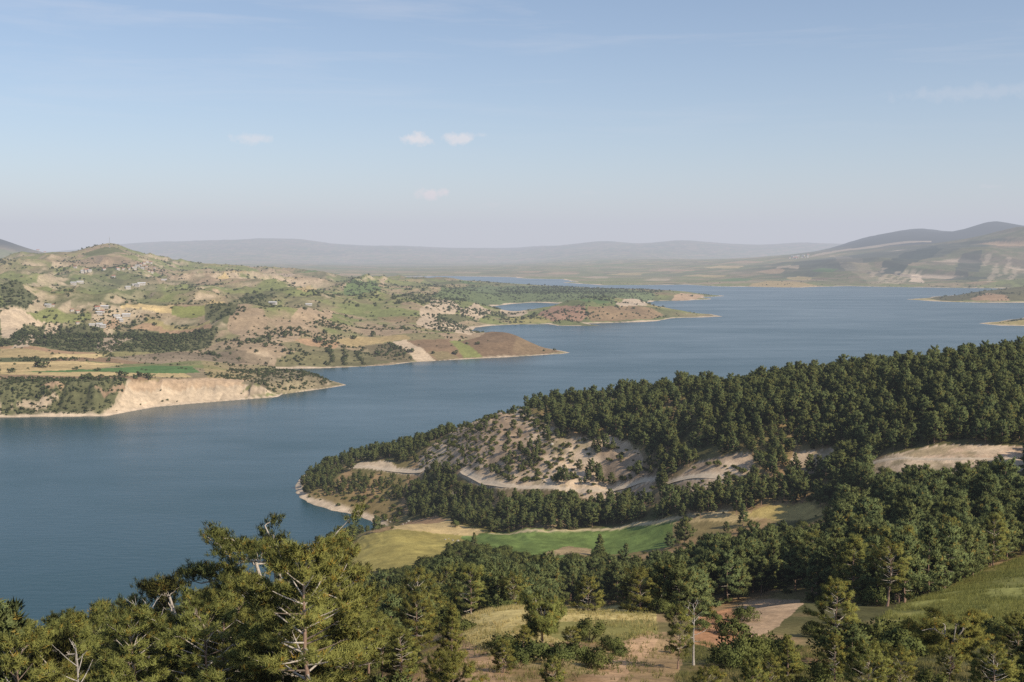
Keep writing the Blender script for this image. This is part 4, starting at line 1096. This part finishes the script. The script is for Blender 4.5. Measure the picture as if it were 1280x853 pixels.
inframe = (ut > -15) & (ut < 1295) & (vt_ < 850)
order = np.argsort(-(hh / ty) * inframe)
NIND = 300 - len(FORE)
WOODS = [('dense pine in the dark wood between the brown patch and the green hillside', 'pines of the wood between the ploughed patch and the green hillside'),
         ('dark pine in the belt between the straw-coloured meadow and the green field', 'pines of the belt behind the straw-coloured meadow'),
         ('olive green pine crowded on the slope above the lake at the lower left', 'pines crowded on the slope at the lower left'),
         ('pine standing among shrubs along the bottom edge of the slope', 'pines among the shrubs along the bottom edge'),
         ('dark pine in the forest on the hill across the valley', 'pines of the forest on the hill across the valley')]


def wood(u, y):
    if y > 430: return 4
    if y < 130: return 2 if u < 470 else 3
    if u < 470: return 2
    return 1 if u < 860 else 0


for n_, i in enumerate(order[:NIND]):
    near_ = ty[i] < 135
    kd = HI[rng.integers(4)] if near_ else MID[rng.integers(6)]
    if not near_ and rng.random() < .25: kd = HI[rng.integers(4)]
    lab, grp = WOODS[wood(ut[i], ty[i])]
    plant(kd, 'pine_tree', tx[i], ty[i], tz[i], hh[i], rng.uniform(0, 6.28), rng.uniform(.9, 1.2), lab, 'pine tree', grp)
for kd in MID:
    assert kd['crown'].name in _first
rest = order[NIND:]
ri = rng.integers(0, 6, len(rest))
scatter('forest', tx[rest], ty[rest], tz[rest] - .15, hh[rest] / 11.0, ri, MID, 'dark green pine forest covering the hill and the valley sides', 'forest')
print('individual pines', len(FORE) + NIND, 'forest', len(rest))

# dead pines
for n_, (u, vt, y, seed, lab) in enumerate([(178,752,72,81,'dead white pine stem with short bare branches in the pines at the lower left'),(332,722,78,82,'bare grey dead pine beside the tallest forked pine'),(868,752,98,83,'leafless grey pine right of the orange path'),(100,800,58,84,'leafless forked stem in the bottom left corner')]):
    s_, t_ = ray(u, vt); x = float(s_) * y; z0 = float(gz(x, y)); h = max(4., H - float(t_) * y - z0)
    T_, C_ = pine(seed, h, .35, h * .22, 16, 3, 1, 1, .1, .01, 'round', .3)
    T_.c = [c * 0 + np.array((.46, .42, .38)) for c in T_.c]
    tag(link('dead_pine', T_.mesh('dead_pine', M_bark, True), None, None, (x, y, z0 - .1)), lab, 'dead tree', 'dead pines in the foreground')

# the lone tree on the wheat field
lx, ly = gp(569, 659)
lone = kind('field_tree', bush(71, 4.6, 2.2, 22, 60, .34, .22), M_leaf)
plant(lone, 'broadleaf_tree', lx, ly, float(gz(lx, ly)), 4.8, .3, 1, 'lone small round tree on the pale wheat strip beside the yellow field', 'tree')

# shrubs
su, sv = project(bx, by, bz + bs * 2.4)
ok = np.ones(len(bx), bool)
for p in NEARCLEAR[:2]: ok &= ~((by < 150) & inside(p, su, sv) & (rng.random(len(bx)) < .85))
bx, by, bz, bs, sh, su, sv = (a_[ok] for a_ in (bx, by, bz, bs, sh, su, sv))
MAN = [(628,800,100,.9,'bush at the front edge of the straw-coloured meadow'),(668,812,96,1.0,None),(738,772,116,1.25,'big loose bush on the right half of the straw-coloured meadow'),(765,790,110,.7,None),(722,808,100,.8,None),(700,826,92,1.0,None),(748,822,94,.8,None),(775,800,106,.5,None),(645,832,88,.7,None),
       (932,757,145,.95,'round dark bush on the left corner of the ploughed brown patch'),(915,780,128,1.0,'rounded bush on the red soil left of the ploughed brown patch'),(893,771,138,.8,'smaller bush on the red soil bank'),(875,783,130,.7,None),(950,806,112,1.1,'bright green bush below the ploughed brown patch'),(975,808,108,1.1,None),(930,815,102,1.4,None),
       (1190,722,205,2.2,'rounded bush on the upper edge of the green hillside'),(1172,732,200,1.8,None),(1110,790,110,1.5,'pale flowering bush at the foot of the green hillside'),(1250,755,110,1.2,None),(1130,805,96,1.5,None)]
nb_i = 0
for (u, vv, y, sc_, lab) in MAN:
    s_, t_ = ray(u, vv); x = float(s_) * y
    kd = BUSH[nb_i % 3]; nb_i += 1
    plant(kd, 'bush', x, y, float(gz(x, y)), 2.4 * sc_, 1.7 * nb_i, 1.05, lab or 'leafy bush among the clearings along the bottom edge', 'bush', 'bushes around the near clearings')
sin = (su > -10) & (su < 1290) & (sv < 850)
order = np.argsort(-(bs / by) * sin)
NB = 300 - len(MAN)


def shrubzone(u, y, inscrub):
    if inscrub: return ('low leafy shrub in the thicket just below the green field', 'shrubs of the thicket below the green field')
    if y < 160: return ('leafy bush among the clearings along the bottom edge', 'bushes around the near clearings') if u > 470 else ('green bush under the pines at the lower left', 'bushes under the pines at the lower left')
    return ('small dark shrub scattered between the pines of the valley', 'shrubs scattered in the valley')


for i in order[:NB]:
    lab, grp = shrubzone(su[i], by[i], sh[i])
    plant(BUSH[rng.integers(3)], 'bush', bx[i], by[i], bz[i], 2.5 * bs[i], rng.uniform(0, 6.28), rng.uniform(.9, 1.25), lab, 'bush', grp)
rest = order[NB:]
scatter('undergrowth', bx[rest], by[rest], bz[rest] - .05, bs[rest], rng.integers(0, 3, len(rest)), BUSH, 'low shrubs and undergrowth on the stony slopes and below the field', 'undergrowth')
print('shrubs', len(bx))

# ------------------------------------------------------------------ far side: trees, scrub, houses
FT = [(52,459.5,13,'wide dark tree standing alone in the wheat strips on the far shore'),(15.5,465.5,8,'small round tree left of the wide dark tree in the wheat strips'),(94,463,7,'low tree on the edge of the green strip on the far shore'),(121,464,6,'small tree in the middle of the green strip'),
      (153,470.5,9,'round tree on the rim above the pale cliff'),(176,471.5,9,'second tree on the rim above the pale cliff'),(187,472.5,9,'right tree of the three on the rim above the pale cliff'),(108,474,10,'tree on the brow of the wooded bluff'),(355,422,14,'dark solitary tree at the head of the ochre field on the far shore'),
      (466,421,15,'tall dark tree at the back of the straw field on the headland'),(443,424,10,'low dark tree on the straw field of the headland'),(569,443,11,'round tree on the lower edge of the brown headland field'),(513,440,9,'small tree right of the pale strip on the headland'),(471,443,9,'dark tree on the olive field of the headland'),(455,437,8,'small tree above the olive field of the headland'),
      (412,441,9,'tree on the left end of the headland fields'),(398,428,13,'tall tree between the ochre field and the straw field'),(285,437,9,'tree on the scrubby knoll left of the inlet')]
for n_, (u, v, h, lab) in enumerate(FT):
    x, y = gp(u, v)
    plant(SCR[n_ % 3], 'broadleaf_tree', x, y, float(gz(x, y)), h * .8, n_ * 1.3, 1.25 if n_ != 9 else .6, lab, 'tree', 'single trees on the far shore')
# orchard rows on the headland
rows_ = 0
for (u0, v0, u1, v1) in [(411, 437, 413, 456), (429, 436, 432, 456), (446, 441, 451, 456)]:
    for k in range(7):
        f_ = k / 6; x, y = gp(u0 + (u1 - u0) * f_, v0 + (v1 - v0) * f_)
        plant(SCR[k % 3], 'orchard_tree', x + rng.normal(scale=2), y + rng.normal(scale=3), float(gz(x, y)), rng.uniform(4, 6), k, 1.3, 'small dark tree of an orchard row running down the headland to the shore', 'tree', 'orchard rows on the headland')
WOODP = [gpoly(p) for p in [[(0,520),(0,474),(60,473),(160,474),(150,492),(135,512),(120,518)], [(0,432),(30,405),(60,402),(130,408),(130,440),(60,436)], [(130,440),(140,415),(230,408),(270,412),(262,432),(200,442)],
         [(255,386),(275,378),(298,384),(300,395),(280,402),(258,400)], [(298,378),(305,366),(335,368),(340,380),(318,382)], [(0,376),(0,358),(30,360),(50,372),(30,386),(10,384)], [(150,394),(200,392),(232,399),(180,402),(150,404)],
         [(545,392),(580,393),(600,400),(575,404),(550,400)], [(340,460),(345,440),(362,436),(385,442),(375,458)], [(240,472),(300,462),(345,462),(380,466),(310,476)], [(300,478),(380,464),(425,478),(400,485),(352,491),(330,484)],
         [(0,452.5),(0,447),(60,446.5),(65,452)], [(60,338),(150,330),(200,332),(205,340),(140,342)], [(425,352),(440,349),(470,351),(478,362),(450,372),(430,366)], [(500,362),(540,356),(600,358),(580,376),(520,378)], [(610,362),(760,357),(830,365),(760,377),(640,378)]]]
OPENP = [gpoly(p) for p in [[(0,472),(0,452.8),(120,453.2),(160,455),(250,458),(240,472),(100,472)], [(160,474),(230,474),(310,476),(305,488),(350,496),(260,505),(200,509),(130,520),(150,500)], [(0,447),(0,433),(60,436),(130,442),(120,448.5),(66,448)],
         [(0,424),(0,392),(20,386),(45,396),(60,402),(30,406),(10,424)], [(160,412),(185,402),(262,404),(266,411),(200,417)], [(150,384),(158,379),(218,381),(262,383),(262,391),(235,399),(198,391)], [(415,427),(440,420),(505,419),(515,424),(440,434)], [(490,428),(508,425),(580,424),(665,420),(705,440),(600,447),(522,453)], [(272,346),(282,342),(287,348),(275,351)]]]
n_ = 190000
s_ = rng.uniform(-.49, .49, n_); y_ = 1 / rng.uniform(1 / 6800, 1 / 1205, n_); y2_ = np.exp(rng.uniform(math.log(1210), math.log(6800), n_)); y_ = np.where(rng.random(n_) < .5, y_, y2_); x_ = s_ * y_
z_ = gz(x_, y_)
ok = z_ > 2.2; x_, y_, z_ = x_[ok], y_[ok], z_[ok]
cl1 = fbm(x_, y_, 70, 4, 401); cl2 = fbm(x_, y_, 420, 3, 402)
d_ = .05 + .75 * sstep(.53, .64, cl1 * .6 + cl2 * .4) + .06 * (cl1 > .5)
inw = np.zeros(len(x_), bool)
for p in WOODP:
    k_ = inside(p, x_ + 12 * (cl1 - .5) * 4, y_ + 60 * (cl1 - .5)); d_[k_] = np.where(cl1[k_] > .42, .95, .45); inw |= k_
for p in OPENP: d_[inside(p, x_, y_)] = .012
d_ *= 1 - .8 * sstep(5200, 6300, y_)
d_ = np.where(y_ < 1700, d_ * np.where(inw, .85, .7), d_)
ok = rng.random(len(x_)) < d_
x_, y_, z_, inw = x_[ok], y_[ok], z_[ok], inw[ok]
sz_ = rng.gamma(5, .13, len(x_)) * (.70 + .3 * (y_ > 1700) + .25 * (y_ > 2600))
vis = ~hidden(x_, y_, z_ + sz_ * 4.5, .0008)
x_, y_, z_, sz_ = x_[vis], y_[vis], z_[vis], sz_[vis]
scatter('scrub', x_, y_, z_ - .3, sz_, rng.integers(0, 3, len(x_)), SCR, 'dark scrub and scattered small trees over the hills of the far shore', 'scrub')
print('scrub', len(x_))

# houses
def wall_mat(name, c):
    m, nt, b, o = mat(name); ge = N(nt, 'ShaderNodeNewGeometry'); nz = noise_node(nt, .7, 4, .6, ge.outputs['Position'])
    rgb = N(nt, 'ShaderNodeRGB'); rgb.outputs[0].default_value = (*c, 1)
    nt.links.new(mulcol(nt, rgb.outputs[0], ramp(nt, nz.outputs['Fac'], .3, .7, .85, 1.1)), b.inputs['Base Color']); b.inputs['Roughness'].default_value = .9
    return m


M_white = wall_mat('white_plaster', (.52, .48, .43)); M_tile = wall_mat('clay_tiles', (.36, .16, .10)); M_tin = wall_mat('tin_roof', (.60, .60, .60)); M_glass = wall_mat('dark_window', (.03, .035, .04)); M_rock = wall_mat('pale_limestone', (.42, .38, .32)); M_steel = wall_mat('grey_steel', (.35, .35, .36))


def boxes(lst):
    V, Q = [], []
    for (x0, x1, y0, y1, z0, z1) in lst:
        n = len(V); V += [(x0,y0,z0),(x1,y0,z0),(x1,y1,z0),(x0,y1,z0),(x0,y0,z1),(x1,y0,z1),(x1,y1,z1),(x0,y1,z1)]
        Q += [(n,n+3,n+2,n+1),(n+4,n+5,n+6,n+7),(n,n+1,n+5,n+4),(n+1,n+2,n+6,n+5),(n+2,n+3,n+7,n+6),(n+3,n,n+4,n+7)]
    return np.array(V, float), np.array(Q)


def house_kind(L, W, Hh, roof, rm):
    V, Q = boxes([(-L/2, L/2, -W/2, W/2, -2, Hh)])
    wl = mesh_from('house_wall', V, Q); wl.materials.append(M_white)
    e = .6; rh = roof
    V = np.array([(-L/2-e,-W/2-e,Hh+.003),(L/2+e,-W/2-e,Hh+.003),(L/2+e,W/2+e,Hh+.003),(-L/2-e,W/2+e,Hh+.003),(-L/2-e,0,Hh+rh),(L/2+e,0,Hh+rh)], float)
    rf = mesh_from('house_roof', V, [np.array([(0,1,5,4),(2,3,4,5),(3,2,1,0)]), np.array([(0,4,3),(1,2,5)])]); rf.materials.append(rm)
    bx_ = []
    for fl in range(max(1, int(Hh // 3))):
        for k in range(int(L // 3)):
            xx = -L/2 + 1.5 + 3 * k
            bx_.append((xx-.6, xx+.6, -W/2-.05, -W/2-.003, 1 + 3 * fl, 2.3 + 3 * fl))
    V, Q = boxes(bx_); wn = mesh_from('house_windows', V, Q); wn.materials.append(M_glass)
    return wl, rf, wn


HK = [house_kind(11, 8, 6, 2.4, M_tile), house_kind(13, 9, 6, 1.6, M_tin), house_kind(18, 9, 4, 1.8, M_tin), house_kind(10, 9, 8, 2.2, M_tile)]
hproto = {}


def house(u, v, k, sc_, label, group, parts=True, dist=None):
    x, y = gp(u, v) if dist is None else (float(ray(u, v)[0]) * dist, dist)
    if not (parts or k in hproto): parts = True
    r = bpy.data.objects.new('house', None); COL.objects.link(r); r.location = (x, y, float(gz(x, y))); r.scale = (sc_,) * 3; r.rotation_euler = (0, 0, rng.uniform(-.5, .5) - math.atan2(x, y))
    tag(r, label, 'house', group)
    if k not in hproto: hproto[k] = [bpy.data.objects.new(nm, me) for nm, me in zip(('wall', 'roof', 'window'), HK[k])]; obs = hproto[k]
    else: obs = [o.copy() for o in hproto[k]]
    for o in obs: COL.objects.link(o); o.parent = r


for i, (u, v) in enumerate([(94,335),(104,341),(108,340),(112,340),(130,338),(147,338),(154,338),(161,337),(165,335),(168,337),(172,334),(176,332),(180,330),(184,329),(188,330),(186,340),(190,342),(178,337),(142,347),(193,336),(183,334)]):
    house(u, v, int(rng.choice([0, 3, 0, 1])), rng.uniform(.75, 1.2), 'small white house of the village under the summit of the far hill', 'houses of the hill village')
for i, (u, v) in enumerate([(92,356),(100,354),(160,361),(168,357),(172,358),(177,356)]):
    house(u, v, 2 if i % 2 else 1, rng.uniform(.8, 1.3), 'low white house on the green slope below the hill village', 'houses on the green slope')
for i, (u, v) in enumerate([(60,384),(66,383),(90,389),(97,391),(124,393),(128,391),(122,387),(131,385),(146,396),(149,399),(152,402),(158,395),(97,405),(115,407),(124,408),(129,409)]):
    house(u, v, int(rng.choice([0, 3, 0, 1, 2])), rng.uniform(.5, .85), 'white farm building of the hamlet above the wooded slope', 'buildings of the hamlet')
house(341, 380, 2, 1.0, 'long white shed at the foot of the dark wood patch', None)
house(386, 382, 2, .8, 'small white shed right of the dark wood patch', None)
house(205, 351, 2, .9, 'white shed on the crest right of the village hill', None)
for i in range(70):
    u, dd_ = (rng.uniform(40, 116), rng.uniform(8800, 12500)) if i < 34 else (rng.normal(198, 14), rng.uniform(8500, 12000))
    house(u, 330, int(rng.choice([0, 3, 1])), rng.uniform(1.6, 2.6), 'pale building of the hazy town on the plain behind the hill', 'buildings of the distant town', False, dd_)
for i in range(16):
    house(rng.uniform(985, 1012), 320, int(rng.choice([0, 1])), rng.uniform(1.5, 2.2), 'pale building of the far settlement on the right-hand ridge', 'buildings of the settlement on the ridge', False, rng.uniform(11200, 11800))

# mast on the summit
x, y = gp(137, 310.5); z0 = float(gz(x, y))
mr = bpy.data.objects.new('radio_mast', None); COL.objects.link(mr); mr.location = (x, y, z0 - 1)
tag(mr, 'thin grey radio mast on the summit of the far hill', 'mast')
g = Geo()
for k in range(3):
    a = k * 2.094; b_ = np.array((math.cos(a), math.sin(a), 0)); g.tube(np.array([b_ * 2.2, b_ * .5 + (0, 0, 46)]), [.28, .22], 5)
    for j in range(12):
        a2 = (k + 1) * 2.094; c_ = np.array((math.cos(a2), math.sin(a2), 0)); r0 = 2.2 - 1.7 * j / 12; r1 = 2.2 - 1.7 * (j + 1) / 12
        g.tube(np.array([b_ * r0 + (0, 0, 46 * j / 12), c_ * r1 + (0, 0, 46 * (j + 1) / 12)]), [.12, .12], 4)
link('lattice', g.mesh('mast_lattice', M_steel), None, mr)
g = Geo(); g.tube(np.array([(0, 0, 45.5), (0, 0, 53)]), [.2, .1], 5)
for zz in (40, 43): g.tube(np.array([(1.2, 0, zz), (1.2, 0, zz + 2)]), [.5, .5], 8)
link('antenna', g.mesh('mast_antenna', M_steel), None, mr)


# pale stones along the field edge and the water
def rock_mesh(seed):
    r = np.random.default_rng(seed); import bmesh
    b = bmesh.new(); bmesh.ops.create_icosphere(b, subdivisions=2, radius=1)
    pl = unit(r.normal(size=(7, 3))); dd = r.uniform(.55, .9, 7)
    for v in b.verts:
        p = np.array(v.co)
        for n__, d__ in zip(pl, dd):
            e = p @ n__ - d__
            if e > 0: p = p - n__ * e
        v.co = p * np.array((1.2, .9, .8)) + r.normal(scale=.03, size=3)
    me = bpy.data.meshes.new('boulder'); b.to_mesh(me); b.free(); me.materials.append(M_rock); return me


RK = [rock_mesh(i) for i in range(3)]
for i, (u, v) in enumerate([(557,675),(561,674),(566,676),(572,677),(575,681),(580,680),(584,682),(568,680),(593,684),(600,685),(608,686),(615,688),(622,690),(630,691),(637,694),(644,697),(484,651),(488,653),(492,651),(504,656),(508,654),(511,652),(377,609),(456,573),(700,562),(690,556)]):
    x, y = gp(u, v); o = link('boulder', RK[i % 3]); r_ = rng.uniform(.4, .95) * (1.6 if i > 21 else 1)
    o.location = (x, y, float(gz(x, y)) + r_ * .25); o.scale = (r_,) * 3; o.rotation_euler = (rng.uniform(-.3, .3), 0, rng.uniform(0, 6.28))
    lab, grp = ('pale stone of the broken row along the lower edge of the green field', 'stones along the green field') if i < 16 else ('pale stone on the neck of land beside the small inlet', 'stones by the inlet') if i < 22 else ('white rock outcrop among the pines of the cape', 'rock outcrops on the hill')
    tag(o, lab, 'stone', grp)


# grass of the near clearings
def grass(name, polys, n, hgt, c0, c1, label):
    r = np.random.default_rng(len(name)); g = Geo()
    for p, k in zip(polys, n):
        lo, hi = p.min(0), p.max(0); x = r.uniform(lo[0], hi[0], k * 3); y = r.uniform(lo[1], hi[1], k * 3); i = inside(p, x, y); x, y = x[i][:k], y[i][:k]
        i = fbm(x, y, 5, 2, 55) + r.normal(scale=.08, size=len(x)) > .40; x, y = x[i], y[i]
        z = gz(x, y); b = np.repeat(np.stack([x, y, z], 1), 7, 0) + r.normal(scale=(.12, .12, .02), size=(len(x) * 7, 3))
        d = unit(r.normal(scale=.32, size=(len(b), 3)) + np.array((0, 0, 1)))
        t = np.repeat(np.clip(fbm(x, y, 9, 3, 66) * 1.6 - .3 + r.normal(scale=.15, size=len(x)), 0, 1), 7)[:, None]
        g.spikes(b, d, hgt * r.uniform(.5, 1.2, len(b)), .06, r, np.array(c0) * (1 - t) + np.array(c1) * t)
    tag(link(name, g.mesh(name, M_grass)), label, 'grass', kind='stuff')


M_grass = foliage_mat('dry_grass', (1, 1, 1), (.9, .92, .9), .35)
grass('straw_grass', [gpoly([(578,800),(580,772),(620,763),(700,755),(790,755),(815,764),(822,792),(790,802),(730,796),(680,806),(600,820)])], [9000], .55, (.66, .53, .25), (.42, .38, .14), 'ripe straw-coloured grass of the small meadow')
grass('green_grass', [gpoly([(1070,805),(1110,765),(1160,745),(1220,716),(1300,690),(1300,800),(1230,800),(1150,805)])], [16000], .7, (.33, .32, .10), (.21, .225, .075), 'long green grass of the hillside at the right')

grass('dry_grass', [gpoly([(460,872),(462,838),(520,812),(640,800),(840,792),(840,872)]), gpoly([(840,872),(850,800),(900,808),(960,800),(1070,800),(1160,805),(1290,800),(1290,872)])], [4000, 9000], .45, (.36, .30, .13), (.20, .21, .075), 'sparse dry grass between the bushes along the bottom edge')



# ------------------------------------------------------------------ camera
cam = bpy.data.cameras.new('camera'); co = bpy.data.objects.new('camera', cam); COL.objects.link(co)
cam.sensor_width = 36; cam.lens = F / 1280 * 36; cam.clip_start = .5; cam.clip_end = 120000
co.location = (0, 0, H); co.rotation_euler = (math.pi / 2 - P, 0, 0)
SC.camera = co
SC.view_settings.view_transform = 'Standard'; SC.view_settings.look = 'None'; SC.view_settings.exposure = 0
SC.render.engine = 'CYCLES'
SC.cycles.max_bounces = 4; SC.cycles.diffuse_bounces = 2; SC.cycles.glossy_bounces = 2; SC.cycles.transmission_bounces = 2; SC.cycles.volume_bounces = 0; SC.cycles.transparent_max_bounces = 4
SC.cycles.use_denoising = False
